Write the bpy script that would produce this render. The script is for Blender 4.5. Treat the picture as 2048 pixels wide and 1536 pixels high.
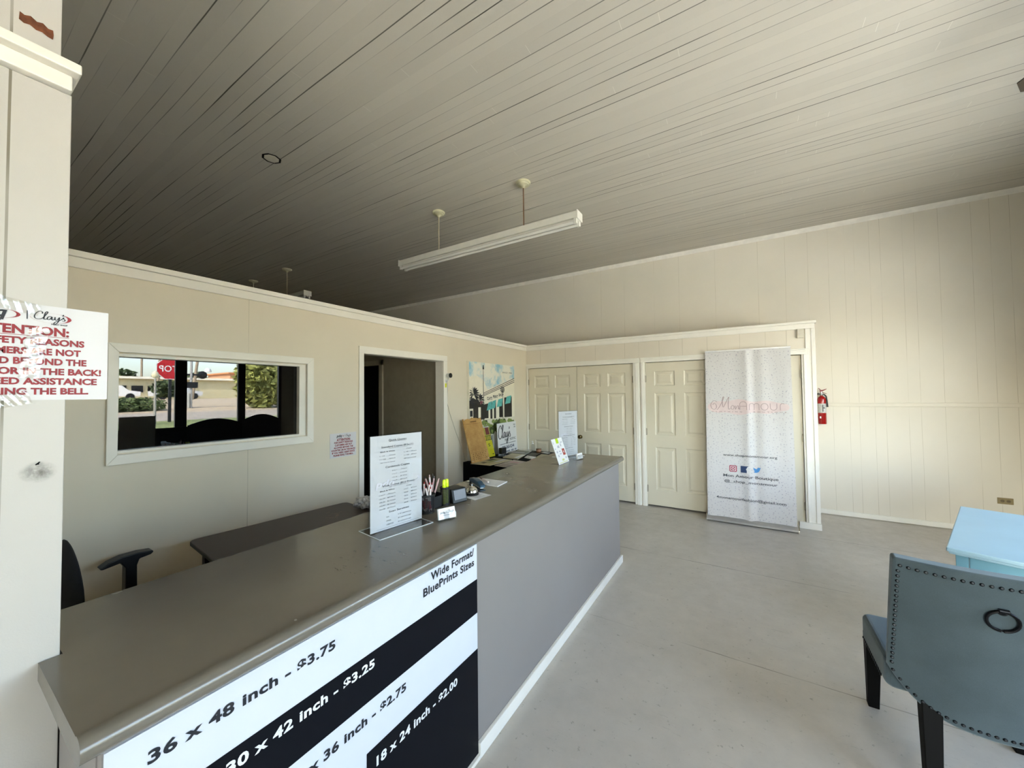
import bpy, math, random
from mathutils import Vector, Matrix
for o in list(bpy.data.objects): bpy.data.objects.remove(o, do_unlink=True)
sc = bpy.context.scene
COL = sc.collection
R = math.radians
random.seed(7)

# ------------------------------------------------------------------ camera
cd = bpy.data.cameras.new('camera'); cam = bpy.data.objects.new('camera', cd); COL.objects.link(cam)
cd.sensor_width = 36; cd.lens = 753.04 / 2048 * 36; cd.clip_start = .02; cd.clip_end = 400
cam.matrix_world = Matrix(((0.84962, 0.02385, 0.52685, 0), (0.52728, -0.01767, -0.84951, 0), (-0.01095, 0.99956, -0.02759, 1.6), (0, 0, 0, 1)))
sc.camera = cam
# ------------------------------------------------------------------ light
sc.view_settings.view_transform = 'Standard'; sc.view_settings.look = 'None'
sc.view_settings.exposure = 3.37; sc.view_settings.gamma = 1; sc.view_settings.use_curve_mapping = False
sc.cycles.max_bounces = 10; sc.cycles.diffuse_bounces = 6; sc.cycles.transparent_max_bounces = 12
sc.cycles.sample_clamp_indirect = 6; sc.cycles.caustics_reflective = False; sc.cycles.caustics_refractive = False
wd = bpy.data.worlds.new('sky'); sc.world = wd; wd.use_nodes = True
nt = wd.node_tree; nt.nodes.clear()
sky = nt.nodes.new('ShaderNodeTexSky'); sky.sky_type = 'NISHITA'; sky.sun_disc = False
sky.sun_elevation = R(45); sky.sun_rotation = R(201); sky.dust_density = 2.5; sky.air_density = 1.0
hsv = nt.nodes.new('ShaderNodeHueSaturation'); hsv.inputs['Saturation'].default_value = .85
bg = nt.nodes.new('ShaderNodeBackground'); bg.inputs['Strength'].default_value = .42
out = nt.nodes.new('ShaderNodeOutputWorld')
nt.links.new(sky.outputs[0], hsv.inputs['Color']); nt.links.new(hsv.outputs[0], bg.inputs['Color']); nt.links.new(bg.outputs[0], out.inputs[0])
sl = bpy.data.lights.new('sun', 'SUN'); sl.energy = 4.0; sl.angle = R(.6); sl.color = (1, .95, .88)
sun = bpy.data.objects.new('sun', sl); COL.objects.link(sun)
sun.rotation_euler = Vector((.25, .65, -.72)).to_track_quat('-Z', 'Y').to_euler()
def portal(name, loc, rot, sx, sy):
    l = bpy.data.lights.new(name, 'AREA'); l.shape = 'RECTANGLE'; l.size = sx; l.size_y = sy
    l.cycles.is_portal = True
    o = bpy.data.objects.new(name, l); COL.objects.link(o); o.location = loc; o.rotation_euler = rot
portal('daylight_portal', (3.0, 2.48, 1.7), (0, R(90), 0), 2.2, 4.5)
portal('front_daylight_portal', (1.45, -2.75, 1.32), (R(90), 0, 0), 2.6, 1.95)

# ------------------------------------------------------------------ mesh helpers
class MB:
    def __init__(s): s.v = []; s.f = []; s.m = []; s.sm = []
    def add(s, vs, fs, m=0, smooth=False):
        n = len(s.v); s.v += [tuple(v) for v in vs]
        for f in fs: s.f.append([i + n for i in f]); s.m.append(m); s.sm.append(smooth)
        return s
    def box(s, a, b, m=0):
        x0, x1 = sorted((a[0], b[0])); y0, y1 = sorted((a[1], b[1])); z0, z1 = sorted((a[2], b[2]))
        return s.add([(x0,y0,z0),(x1,y0,z0),(x1,y1,z0),(x0,y1,z0),(x0,y0,z1),(x1,y0,z1),(x1,y1,z1),(x0,y1,z1)],
              [(0,3,2,1),(4,5,6,7),(0,1,5,4),(1,2,6,5),(2,3,7,6),(3,0,4,7)], m)
    def hexa(s, p, m=0):     # eight corners: bottom loop then top loop
        return s.add(p, [(0,3,2,1),(4,5,6,7),(0,1,5,4),(1,2,6,5),(2,3,7,6),(3,0,4,7)], m)
    def tube(s, pts, r, n=10, m=0, caps=True):
        pts = [Vector(p) for p in pts]; rr = r if isinstance(r, (list, tuple)) else [r] * len(pts)
        vs = []; up = None
        for i, p in enumerate(pts):
            d = (pts[min(i+1, len(pts)-1)] - pts[max(i-1, 0)]).normalized()
            if up is None:
                up = Vector((0,0,1)) if abs(d.z) < .9 else Vector((1,0,0))
            a = d.cross(up).normalized(); b = d.cross(a).normalized()
            for k in range(n):
                t = 2*math.pi*k/n; vs.append(p + (a*math.cos(t) + b*math.sin(t)) * rr[i])
        fs = []
        for i in range(len(pts)-1):
            for k in range(n):
                k2 = (k+1) % n; fs.append((i*n+k, i*n+k2, (i+1)*n+k2, (i+1)*n+k))
        s.add(vs, fs, m, True)
        if caps: s.add(vs[:n], [tuple(range(n))], m); s.add(vs[-n:], [tuple(range(n-1,-1,-1))], m)
        return s
    def lathe(s, prof, c=(0,0,0), n=24, m=0, axis='z'):
        vs = []
        for r, h in prof:
            for k in range(n):
                t = 2*math.pi*k/n; a, b = r*math.cos(t), r*math.sin(t)
                q = (a, b, h) if axis == 'z' else ((h, a, b) if axis == 'x' else (a, h, b))
                vs.append((q[0]+c[0], q[1]+c[1], q[2]+c[2]))
        fs = []
        for i in range(len(prof)-1):
            for k in range(n):
                k2 = (k+1) % n; fs.append((i*n+k, i*n+k2, (i+1)*n+k2, (i+1)*n+k))
        s.add(vs, fs, m, True)
        if prof[0][0] > 1e-4: s.add(vs[:n], [tuple(range(n-1,-1,-1))], m)
        if prof[-1][0] > 1e-4: s.add(vs[-n:], [tuple(range(n))], m)
        return s
    def grid(s, fn, nu, nv, m=0, flip=False, smooth=True):
        vs = [fn(i/nu, j/nv) for j in range(nv+1) for i in range(nu+1)]
        fs = []
        for j in range(nv):
            for i in range(nu):
                a = j*(nu+1)+i; f = (a, a+1, a+nu+2, a+nu+1); fs.append(f[::-1] if flip else f)
        return s.add(vs, fs, m, smooth)
    def prism(s, poly, fr, t, m=0, back=0.0):   # 2-D polygon in a frame, extruded t along the frame normal
        n = len(poly); a = [fr(x, y, t) for x, y in poly]; b = [fr(x, y, back) for x, y in poly]
        s.add(a + b, [tuple(range(n)), tuple(range(2*n-1, n-1, -1))] + [(i, n+i, n+(i+1) % n, (i+1) % n) for i in range(n)], m)
        return s
    def flat(s, poly, fr, h=0.0005, m=0):
        return s.add([fr(x, y, h) for x, y in poly], [tuple(range(len(poly)))], m)
    def text(s, txt, fr, x, y, w=None, h=.02, align='L', bold=0., shear=0., m=0, lift=.0006, sp=1.0):
        vs, fs = glyphs(txt, bold, shear, sp)
        if not vs: return s
        x0 = min(v[0] for v in vs); x1 = max(v[0] for v in vs)
        k = h / .729; kx = k if w is None else w / (x1 - x0); W = (x1-x0) * kx
        ox = x - {'L': 0, 'C': W/2, 'R': W}[align]
        return s.add([fr(ox + (v[0]-x0)*kx, y + v[1]*k, lift) for v in vs], fs, m)
    def stroke(s, pts, fr, x, y, kx, ky, wd, m=0, lift=.0007, sub=6, var=.45):
        P = spline(pts, sub); n = len(P); vs = []
        for i, (a, b) in enumerate(P):
            q0 = P[max(i-1, 0)]; q1 = P[min(i+1, n-1)]; dx, dy = (q1[0]-q0[0])*kx, (q1[1]-q0[1])*ky
            L = math.hypot(dx, dy) or 1; nx, ny = -dy/L, dx/L
            ww = wd * (1 - var * abs(dx)/L) * .5
            vs += [fr(x+a*kx+nx*ww, y+b*ky+ny*ww, lift), fr(x+a*kx-nx*ww, y+b*ky-ny*ww, lift)]
        return s.add(vs, [(2*i+1, 2*i+3, 2*i+2, 2*i) for i in range(n-1)], m)
def spline(p, sub=6):
    o = []
    for i in range(len(p)-1):
        a, b, c, d = p[max(i-1,0)], p[i], p[i+1], p[min(i+2,len(p)-1)]
        for k in range(sub):
            t = k/sub; o.append(tuple(.5*((2*b[j])+(c[j]-a[j])*t+(2*a[j]-5*b[j]+4*c[j]-d[j])*t*t+(3*b[j]-a[j]-3*c[j]+d[j])*t**3) for j in range(2)))
    return o + [p[-1]]
_gc = {}
def glyphs(txt, bold, shear, sp):
    key = (txt, bold, shear, sp)
    if key not in _gc:
        c = bpy.data.curves.new('glyphs', 'FONT'); c.body = txt; c.size = 1; c.offset = bold; c.shear = shear; c.space_character = sp
        c.resolution_u = 3; c.fill_mode = 'FRONT'
        o = bpy.data.objects.new('glyphs', c); me = bpy.data.meshes.new_from_object(o)
        _gc[key] = ([tuple(v.co) for v in me.vertices], [tuple(p.vertices) for p in me.polygons])
        bpy.data.objects.remove(o); bpy.data.curves.remove(c); bpy.data.meshes.remove(me)
    return _gc[key]
def frame(o, u, v):
    o, u, v = Vector(o), Vector(u).normalized(), Vector(v).normalized(); n = u.cross(v)
    return lambda a, b, h=0.0: o + u*a + v*b + n*h
def build(name, mb, mats, parent=None, world=True, bevel=0, seg=2, sharp=35, weld=False):
    me = bpy.data.meshes.new(name)
    vs = mb.v
    if parent is not None and world:
        inv = INV[parent.name]
        vs = [inv @ Vector(v) for v in vs]
    me.from_pydata(vs, [], mb.f)
    mats = mats if isinstance(mats, (list, tuple)) else [mats]
    for m in mats: me.materials.append(m)
    me.polygons.foreach_set('material_index', mb.m); me.polygons.foreach_set('use_smooth', mb.sm)
    me.update()
    if weld:
        import bmesh
        bm = bmesh.new(); bm.from_mesh(me); bmesh.ops.remove_doubles(bm, verts=bm.verts, dist=1e-5); bmesh.ops.recalc_face_normals(bm, faces=bm.faces); bm.to_mesh(me); bm.free()
    if any(mb.sm): me.set_sharp_from_angle(angle=R(sharp))
    o = bpy.data.objects.new(name, me); COL.objects.link(o)
    if parent is not None: o.parent = parent
    if bevel:
        b = o.modifiers.new('bevel', 'BEVEL'); b.width = bevel; b.segments = seg; b.limit_method = 'ANGLE'; b.angle_limit = R(40)
    INV[o.name] = INV[parent.name].copy() if parent is not None else Matrix.Identity(4)
    return o
INV = {}
def tag(o, label, cat, group=None, kind=None):
    o['label'] = label; o['category'] = cat
    if group: o['group'] = group
    if kind: o['kind'] = kind
    return o
def thing(name, label, cat, loc=(0,0,0), rz=0, group=None, kind=None):
    o = bpy.data.objects.new(name, None); COL.objects.link(o); o.empty_display_size = .05
    o.location = loc; o.rotation_euler = (0,0,rz)
    INV[o.name] = (Matrix.Translation(loc) @ Matrix.Rotation(rz, 4, 'Z')).inverted()
    return tag(o, label, cat, group, kind)
def struct(name, mb, mats, label=None, parent=None, **k):
    o = build(name, mb, mats, parent, **k)
    if parent is None:
        o['kind'] = 'structure'
        if label: o['label'] = label
        o['category'] = name.split('_')[0]
    return o
def dup(root, loc, rz, label, group=None):
    r = root.copy(); COL.objects.link(r); r.location = loc; r.rotation_euler = (0,0,rz); r['label'] = label
    if group: r['group'] = group
    for ch in list(root.children):
        c = ch.copy(); COL.objects.link(c); c.parent = r
        for g in list(ch.children):
            d = g.copy(); COL.objects.link(d); d.parent = c
    return r

# ------------------------------------------------------------------ materials
def lin(h):
    if isinstance(h, str):
        c = [int(h[i:i+2], 16)/255 for i in (0,2,4)]
        return tuple(x/12.92 if x <= .04045 else ((x+.055)/1.055)**2.4 for x in c)
    return h
class N:
    def __init__(s, name):
        s.mat = bpy.data.materials.new(name); s.mat.use_nodes = True; s.t = s.mat.node_tree; s.b = s.t.nodes['Principled BSDF']
    def n(s, typ, **k):
        nd = s.t.nodes.new(typ)
        for a, b in k.items():
            if a.startswith('i_'): nd.inputs[a[2:]].default_value = b
            else: setattr(nd, a, b)
        return nd
    def l(s, a, b): s.t.links.new(a, b)
    def math(s, op, a, b=None, c=None, clamp=False):
        nd = s.t.nodes.new('ShaderNodeMath'); nd.operation = op; nd.use_clamp = clamp
        for i, x in enumerate((a, b, c)):
            if x is None: continue
            if isinstance(x, (int, float)): nd.inputs[i].default_value = x
            else: s.l(x, nd.inputs[i])
        return nd.outputs[0]
    def mix(s, f, a, b):
        nd = s.t.nodes.new('ShaderNodeMix'); nd.data_type = 'RGBA'
        for i, x in ((0, f), (6, a), (7, b)):
            if isinstance(x, (int, float)): nd.inputs[i].default_value = x
            elif isinstance(x, tuple): nd.inputs[i].default_value = (*x[:3], 1)
            else: s.l(x, nd.inputs[i])
        return nd.outputs[2]
    def xyz(s):
        tc = s.n('ShaderNodeTexCoord'); sp = s.n('ShaderNodeSeparateXYZ'); s.l(tc.outputs['Object'], sp.inputs[0]); return tc.outputs['Object'], sp.outputs
    def noise(s, co, scale, detail=3, rough=.5, vec=None):
        nd = s.n('ShaderNodeTexNoise'); nd.inputs['Scale'].default_value = scale; nd.inputs['Detail'].default_value = detail; nd.inputs['Roughness'].default_value = rough
        if vec is not None:
            mp = s.n('ShaderNodeMapping'); mp.inputs['Scale'].default_value = vec; s.l(co, mp.inputs[0]); co = mp.outputs[0]
        s.l(co, nd.inputs['Vector']); return nd.outputs[0]
    def ramp(s, x, lo, hi):
        nd = s.n('ShaderNodeMapRange'); nd.inputs[1].default_value = lo; nd.inputs[2].default_value = hi; s.l(x, nd.inputs[0]); return nd.outputs[0]
    def bump(s, hgt, st=.2, dist=.002):
        b = s.n('ShaderNodeBump'); b.inputs['Strength'].default_value = st; b.inputs['Distance'].default_value = dist; s.l(hgt, b.inputs['Height']); s.l(b.outputs[0], s.b.inputs['Normal'])
_mc = {}
def M(col, rough=.5, metal=0., name=None, spec=.5, var=.06, scale=14., bump=0., bscale=120., coat=0., emit=None):
    key = (col, rough, metal, spec, var, scale, bump, bscale, coat)
    if key in _mc: return _mc[key]
    k = N(name or 'mat_%s' % (col if isinstance(col, str) else 'c')); c = lin(col)
    b = k.b; b.inputs['Roughness'].default_value = rough; b.inputs['Metallic'].default_value = metal
    b.inputs['Specular IOR Level'].default_value = spec; b.inputs['Coat Weight'].default_value = coat
    co, _ = k.xyz()
    f = k.ramp(k.noise(co, scale, 4), .3, .7)
    k.l(k.mix(f, tuple(x*(1-var) for x in c), tuple(min(1, x*(1+var)) for x in c)), b.inputs['Base Color'])
    if bump: k.bump(k.noise(co, bscale, 3), bump, .003)
    _mc[key] = k.mat; return k.mat
def lines(k, coord, pos, hw):
    acc = None
    for p in pos:
        d = k.math('LESS_THAN', k.math('ABSOLUTE', k.math('SUBTRACT', coord, p)), hw)
        acc = d if acc is None else k.math('MAXIMUM', acc, d)
    return acc
def paint(name, col, axis=None, pos=(), hw=.0016, linecol='8c8468', rough=.45, crack=False):
    k = N(name); c = lin(col); co, xyz = k.xyz(); b = k.b
    b.inputs['Roughness'].default_value = rough
    f = k.ramp(k.noise(co, 1.1, 4), .3, .7)
    base = k.mix(f, tuple(x*.95 for x in c), tuple(min(1, x*1.04) for x in c))
    h = k.noise(co, 260, 2)
    if axis is not None:
        wob = k.math('MULTIPLY', k.math('SUBTRACT', k.noise(co, 1.3, 2), .5), .008)
        ln = lines(k, k.math('ADD', xyz[axis], wob), pos, hw)
        msk = k.math('MULTIPLY', ln, k.ramp(k.noise(co, 2.2, 2), .32, .6))
        base = k.mix(msk, base, lin(linecol)); h = k.math('SUBTRACT', h, k.math('MULTIPLY', ln, 3.0))
    k.l(base, b.inputs['Base Color']); k.bump(h, .12, .0015)
    return k.mat
WALL = 'dad0bb'
m_wall = paint('beige_wall_paint', WALL, 1, [1.358], .0013, '9a917a')
m_wallp = paint('beige_wall_paint_plain', WALL)
m_back = paint('beige_partition_boards', 'd9d0bf', 0, [-2.9, -2.45, -1.95, -1.5, -1.30, -1.02, -.72, -.42, -.05, .22, .43], .0013, '968d76')
m_far = paint('cream_plank_panelling', 'e0d9c9', 0, [-2.6,-2.1,-1.7,-1.22,-.85,-.35,.186,.50,.746,.96,1.122,1.215,1.36,1.46,1.66,1.765,1.962,2.22,2.36,2.505,2.66,2.80], .0013, 'b5ac95')
m_trim = M('e9e5da', .35, name='white_gloss_trim', var=.03, scale=5)
m_trimd = M('cfc9b8', .4, name='dull_trim', var=.05)
def ceiling_mat():
    k = N('painted_ceiling_boards'); co, xyz = k.xyz(); b = k.b; b.inputs['Roughness'].default_value = .5
    W = .0765
    yw = k.math('ADD', xyz[1], k.math('MULTIPLY', k.math('SUBTRACT', k.noise(co, .7, 2), .5), .02))
    q = k.math('DIVIDE', k.math('ADD', yw, 10.0), W)
    idx = k.math('FLOOR', q); fr = k.math('FRACT', q)
    ed = k.math('MINIMUM', fr, k.math('SUBTRACT', 1.0, fr))
    cmb = k.n('ShaderNodeCombineXYZ'); k.l(k.math('MULTIPLY', xyz[0], .55), cmb.inputs[0]); k.l(k.math('MULTIPLY', k.math('ROUND', q), 3.17), cmb.inputs[1])
    nz = k.n('ShaderNodeTexNoise'); nz.inputs['Scale'].default_value = 1.0; nz.inputs['Detail'].default_value = 3; k.l(cmb.outputs[0], nz.inputs['Vector'])
    wid = k.ramp(nz.outputs[0], .40, .78)                       # open width of the crack along the board
    crack = k.math('LESS_THAN', ed, k.math('ADD', .012, k.math('MULTIPLY', wid, .055)))
    vis = k.math('MULTIPLY', crack, k.ramp(nz.outputs[0], .42, .60))
    # board butt joints
    wn = k.n('ShaderNodeTexWhiteNoise'); wn.noise_dimensions = '1D'; k.l(idx, wn.inputs['W'])
    jx = k.math('FRACT', k.math('DIVIDE', k.math('ADD', xyz[0], k.math('MULTIPLY', wn.outputs[0], 37.0)), 2.7))
    joint = k.math('LESS_THAN', jx, .0009)
    c = lin('c7c1b4')
    wn2 = k.n('ShaderNodeTexWhiteNoise'); wn2.noise_dimensions = '1D'; k.l(k.math('ADD', idx, .37), wn2.inputs['W'])
    base = k.mix(wn2.outputs[0], tuple(x*.95 for x in c), tuple(x*1.03 for x in c))
    base = k.mix(k.math('MULTIPLY', joint, .5), base, lin('f2eee2'))
    base = k.mix(k.math('MULTIPLY', vis, .82), base, lin('2e2617'))
    k.l(base, b.inputs['Base Color'])
    h = k.math('SUBTRACT', k.math('MULTIPLY', k.noise(co, 60, 2), .3), k.math('LESS_THAN', ed, .03))
    k.bump(h, .35, .004)
    return k.mat
m_ceil = ceiling_mat()
def floor_mat():
    k = N('grey_painted_concrete'); co, xyz = k.xyz(); b = k.b
    f1 = k.ramp(k.noise(co, .9, 5, .6), .3, .7); f2 = k.ramp(k.noise(co, 9, 6, .7), .35, .75)
    c = lin('bcb5aa')
    base = k.mix(f1, tuple(x*.88 for x in c), tuple(x*1.07 for x in c))
    base = k.mix(k.math('MULTIPLY', f2, .22), base, lin('8d8a7e'))
    sp = k.ramp(k.noise(co, 26, 5, .72), .62, .68)
    base = k.mix(k.math('MULTIPLY', sp, .6), base, lin('6f6b5e'))
    sp2 = k.ramp(k.noise(co, 17, 6, .75), .63, .72)
    base = k.mix(k.math('MULTIPLY', sp2, .4), base, lin('c8c6bc'))
    wob = k.math('MULTIPLY', k.math('SUBTRACT', k.noise(co, 6, 4), .5), .012)
    jl = lines(k, k.math('ADD', xyz[1], wob), [.0, 1.33, 2.65, 3.965, 5.265], .0035)
    jm = k.math('MULTIPLY', jl, k.ramp(k.noise(co, 1.7, 3), .38, .6))
    base = k.mix(k.math('MULTIPLY', jm, .95), base, lin('5a5548'))
    scr = k.ramp(k.noise(co, 3, 5, .8, (1.5, 14, 1)), .62, .70)
    base = k.mix(k.math('MULTIPLY', scr, .35), base, lin('5d594e'))
    k.l(base, b.inputs['Base Color'])
    k.l(k.math('ADD', .28, k.math('MULTIPLY', f2, .22)), b.inputs['Roughness'])
    k.bump(k.math('SUBTRACT', k.noise(co, 22, 5), jl), .08, .004)
    return k.mat
m_floor = floor_mat()
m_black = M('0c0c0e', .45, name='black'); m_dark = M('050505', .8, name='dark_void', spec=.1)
m_blackgloss = M('111113', .2, name='black_gloss'); m_white = M('dfdedd', .45, name='white_sheet', var=.015)
m_ink = M('1a1c22', .5, name='black_ink', var=0.); m_red = M('8c0e18', .5, name='red_ink', var=.02)
m_grey = M('8d9096', .5, name='grey_ink'); m_lgrey = M('c9cad2', .5, name='pale_grey_ink')
m_steel = M('c8c8c6', .25, 1., name='steel'); m_chrome = M('e8e6e0', .07, 1., name='chrome', var=0.); m_alu = M('b9bcc0', .35, .9, name='brushed_aluminium')
m_brass = M('6a5a3a', .3, 1., name='aged_brass')
def glassy(name, tint=(1,1,1), refl=.06, rough=0., alpha=.9):
    k = N(name); t = k.t; t.nodes.remove(k.b)
    tr = k.n('ShaderNodeBsdfTransparent'); tr.inputs[0].default_value = (*tint, 1)
    gl = k.n('ShaderNodeBsdfGlossy'); gl.inputs['Roughness'].default_value = rough
    lw = k.n('ShaderNodeLayerWeight'); lw.inputs[0].default_value = .5
    fr = k.math('ADD', refl*.6, k.math('MULTIPLY', k.math('POWER', lw.outputs['Facing'], 5.0), .9), clamp=True)
    mx = k.n('ShaderNodeMixShader'); k.l(fr, mx.inputs[0]); k.l(tr.outputs[0], mx.inputs[1]); k.l(gl.outputs[0], mx.inputs[2])
    k.l(mx.outputs[0], t.nodes['Material Output'].inputs[0]); return k.mat
m_glass = glassy('clear_window_glass', (.93, .95, .94)); m_acrylic = glassy('clear_acrylic', (.93, .94, .95))
m_tape = glassy('clear_packing_tape', (.97, .96, .93), refl=.22, rough=.14)
def mirror_pane():
    k = N('dark_reflective_glass'); t = k.t; t.nodes.remove(k.b)
    tr = k.n('ShaderNodeBsdfTransparent'); tr.inputs[0].default_value = (.03, .03, .035, 1)
    gl = k.n('ShaderNodeBsdfGlossy'); gl.inputs['Roughness'].default_value = 0; gl.inputs['Color'].default_value = (.078, .078, .078, 1)
    ad = k.n('ShaderNodeAddShader'); k.l(tr.outputs[0], ad.inputs[0]); k.l(gl.outputs[0], ad.inputs[1])
    k.l(ad.outputs[0], t.nodes['Material Output'].inputs[0]); return k.mat
m_mirror = mirror_pane()

# ------------------------------------------------------------------ room shell
XL, YB, YF, XR, ZC, YN, XW = -3.171, 5.583, 6.357, 2.9, 3.785, -2.6, -9.6
struct('floor', MB().box((XW, YN, -.2), (XR+.14, YF+.2, 0)), m_floor)
struct('ceiling', MB().box((XW-.2, YN-.2, ZC), (XR+.14, YF+.2, ZC+.3)), m_ceil)
struct('wall_far', MB().box((XW-.2, YF, 0), (XR, YF+.2, ZC)), m_far)
struct('wall_west', MB().box((XW-.2, YN, 0), (XW, YF, ZC)), m_wallp)
struct('wall_front', MB().box((XW, YN-.2, 0), (.15, YN, ZC)).box((.15, YN-.2, 0), (XR+.14, YN, .35)).box((.15, YN-.2, 2.3), (XR+.14, YN, ZC)).box((2.75, YN-.2, .35), (XR+.14, YN, 2.3)), m_wallp)
wf = thing('window_3', 'dark framed shop front windows behind the camera', 'window', (1.45, YN-.1, .35), kind='structure')
f = MB().box((.15, YN-.13, .35), (2.75, YN-.05, .42)).box((.15, YN-.13, 2.23), (2.75, YN-.05, 2.3))
for a in (.15, 1.42, 2.68): f.box((a, YN-.13, .42), (a+.07, YN-.05, 2.23))
m_sf0 = M('17181b', .4, name='dark_storefront_frame'); build('window_frame', f, m_sf0, wf)
for a, b in ((.22, 1.42), (1.49, 2.68)): build('window_pane', MB().box((a, YN-.095, .42), (b, YN-.09, 2.23)), m_glass, wf)
# partition on the left with the office window and the doorway
w = MB(); T = .12
for y0, y1, z0, z1 in ((YN,.655,0,2.40),(.655,1.80,0,1.275),(.655,1.80,1.87,2.40),(1.80,2.352,0,2.40),(2.352,3.498,2.02,2.40),(3.498,YB+.1,0,2.40)):
    w.box((XL-T, y0, z0), (XL, y1, z1))
struct('wall_left', w, m_wall)
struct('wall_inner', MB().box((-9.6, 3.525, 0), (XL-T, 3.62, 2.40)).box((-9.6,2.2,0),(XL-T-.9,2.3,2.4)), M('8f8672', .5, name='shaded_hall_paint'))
struct('trim_1', MB().box((XL-T-.03, YN, 2.395), (XL+.03, YB+.0, 2.43)).box((XL, YN, 2.335), (XL+.014, YB, 2.395)), m_trim, bevel=.004)
# partition at the back with two pairs of doors
w = MB()
for x0, x1, z0, z1 in ((XL, -3.14, 0, 2.40), (-3.14,-1.388,2.035,2.40), (-1.388,-1.218,0,2.40), (-1.218,.568,2.035,2.40), (.568,.69,0,2.40)):
    w.box((x0, YB, z0), (x1, YB+.1, z1))
w.box((.59, YB+.1, 0), (.69, YF, 2.40))
struct('wall_back', w, m_back)
struct('trim_2', MB().box((XL, YB-.03, 2.395), (.715, YB+.12, 2.425)).box((XL, YB-.014, 2.335), (.70, YB, 2.395)), m_trim, bevel=.004)
struct('trim_3', MB().box((.535, YB-.03, 2.23), (.598, YB, 2.335)), m_trimd, bevel=.003)
# corner post of the partition with its plinth
struct('trim_4', MB().box((.608, YB-.012, 0), (.69, YB, 2.335)).box((.662, YB-.02, 0), (.70, YB-.010, 2.335)).box((.50, YB-.035, 0), (.705, YB, .075)), m_trim, bevel=.003)
c = MB()
c.box((-3.165, YB-.016, 2.035), (-1.29, YB, 2.105)).box((-3.165, YB-.016, 0), (-3.135, YB, 2.035)).box((-1.385, YB-.016, 0), (-1.292, YB, 2.035)).box((-1.352, YB-.026, 0), (-1.306, YB-.0165, 2.035)).box((-3.165, YB-.024, 2.065), (-1.30, YB-.014, 2.09))
struct('trim_5', c, m_trim, bevel=.003)
c = MB()
c.box((-1.285, YB-.016, 2.035), (.64, YB, 2.105)).box((-1.285, YB-.016, 0), (-1.22, YB, 2.035)).box((.566, YB-.016, 0), (.61, YB, 2.035)).box((-1.272, YB-.026, 0), (-1.24, YB-.0165, 2.035)).box((.585, YB-.026, 0), (.60, YB-.0165, 2.035)).box((-1.27, YB-.024, 2.065), (.605, YB-.014, 2.09))
struct('trim_6', c, m_trim, bevel=.003)
# black sheet standing in for the darkness of the closet behind the doors
struct('wall_closet_dark', MB().box((-3.1, YB+.45, 0), (.58, YB+.47, 2.1)), m_dark)
m_door = M('d4ccb7', .38, name='beige_door_paint', var=.02, scale=3)
def door_leaf(name, x0, x1, label, knob=None, hinge='L'):
    z0, z1 = .022, 2.028; yf = YB+.012; D = .009
    W = x1-x0; st = .115*W/.87; ms = .115*W/.87
    pw = (W - 2*st - ms)/2
    xs = [x0, x0+st, x0+st+pw, x0+st+pw+ms, x1-st, x1]
    zs = [z0, .235, .835, 1.005, 1.60, 1.70, 1.905, z1]
    mb = MB()
    for i in range(5):
        for j in range(7):
            a, b, c_, d = xs[i], xs[i+1], zs[j], zs[j+1]
            if i in (1, 3) and j in (1, 3, 5):
                rings = [(0, 0), (.012, D), (.032, D), (.056, .002)]; pv = None
                for ins, dep in rings:
                    cur = [(a+ins, yf+dep, c_+ins), (b-ins, yf+dep, c_+ins), (b-ins, yf+dep, d-ins), (a+ins, yf+dep, d-ins)]
                    if pv is not None: mb.add(pv+cur, [(q, (q+1) % 4, 4+(q+1) % 4, 4+q) for q in range(4)])
                    pv = cur
                mb.add(pv, [(0,1,2,3)])
            else: mb.add([(a,yf,c_),(b,yf,c_),(b,yf,d),(a,yf,d)], [(0,1,2,3)])
    yb = yf+.035
    mb.add([(x0,yf,z0),(x1,yf,z0),(x1,yf,z1),(x0,yf,z1),(x0,yb,z0),(x1,yb,z0),(x1,yb,z1),(x0,yb,z1)], [(4,7,6,5),(0,4,5,1),(1,5,6,2),(2,6,7,3),(3,7,4,0)])
    o = struct(name, mb, m_door, label)
    hx = x0-.002 if hinge == 'L' else x1+.002
    for hz in (.25, 1.05, 1.80):
        h = MB().box((hx-.012, yf-.012, hz-.045), (hx+.012, yf+.002, hz+.045)).tube([(hx, yf-.012, hz-.05), (hx, yf-.012, hz+.05)], .007, 8)
        build('hinge', h, M('9c9484', .4, .6, name='painted_hinge'), o)
    if knob is not None:
        kb = MB().lathe([(.0,-.065),(.016,-.064),(.027,-.055),(.029,-.045),(.024,-.034),(.012,-.028),(.011,-.012),(.03,-.008),(.031,0)], (knob, yf, .925), 20, axis='y')
        build('door_knob', kb, m_brass, o)
    return o
door_leaf('door_1', -3.135, -2.268, 'left leaf of the beige double door in the corner', None, 'L')
door_leaf('door_2', -2.262, -1.392, 'right leaf of the corner double door, dark round knob', -2.215, 'R')
door_leaf('door_3', -1.215, -.327, 'beige panelled door leaf left of the white banner', None, 'L')
door_leaf('door_4', -.321, .562, 'beige door leaf mostly hidden behind the white banner', None, 'R')
# doorway casing in the left partition
c = MB(); X = XL
for a, b in ((2.304, 2.356), (3.494, 3.562)): c.box((X, a, 0), (X+.016, b, 2.02))
c.box((X, 2.304, 2.02), (X+.016, 3.562, 2.086))
c.box((X-T, 2.346, 0), (X, 2.356, 2.03)).box((X-T, 3.494, 0), (X, 3.504, 2.03)).box((X-T, 2.35, 2.016), (X, 3.5, 2.026))
struct('trim_7', c, m_trim, bevel=.002)
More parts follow.
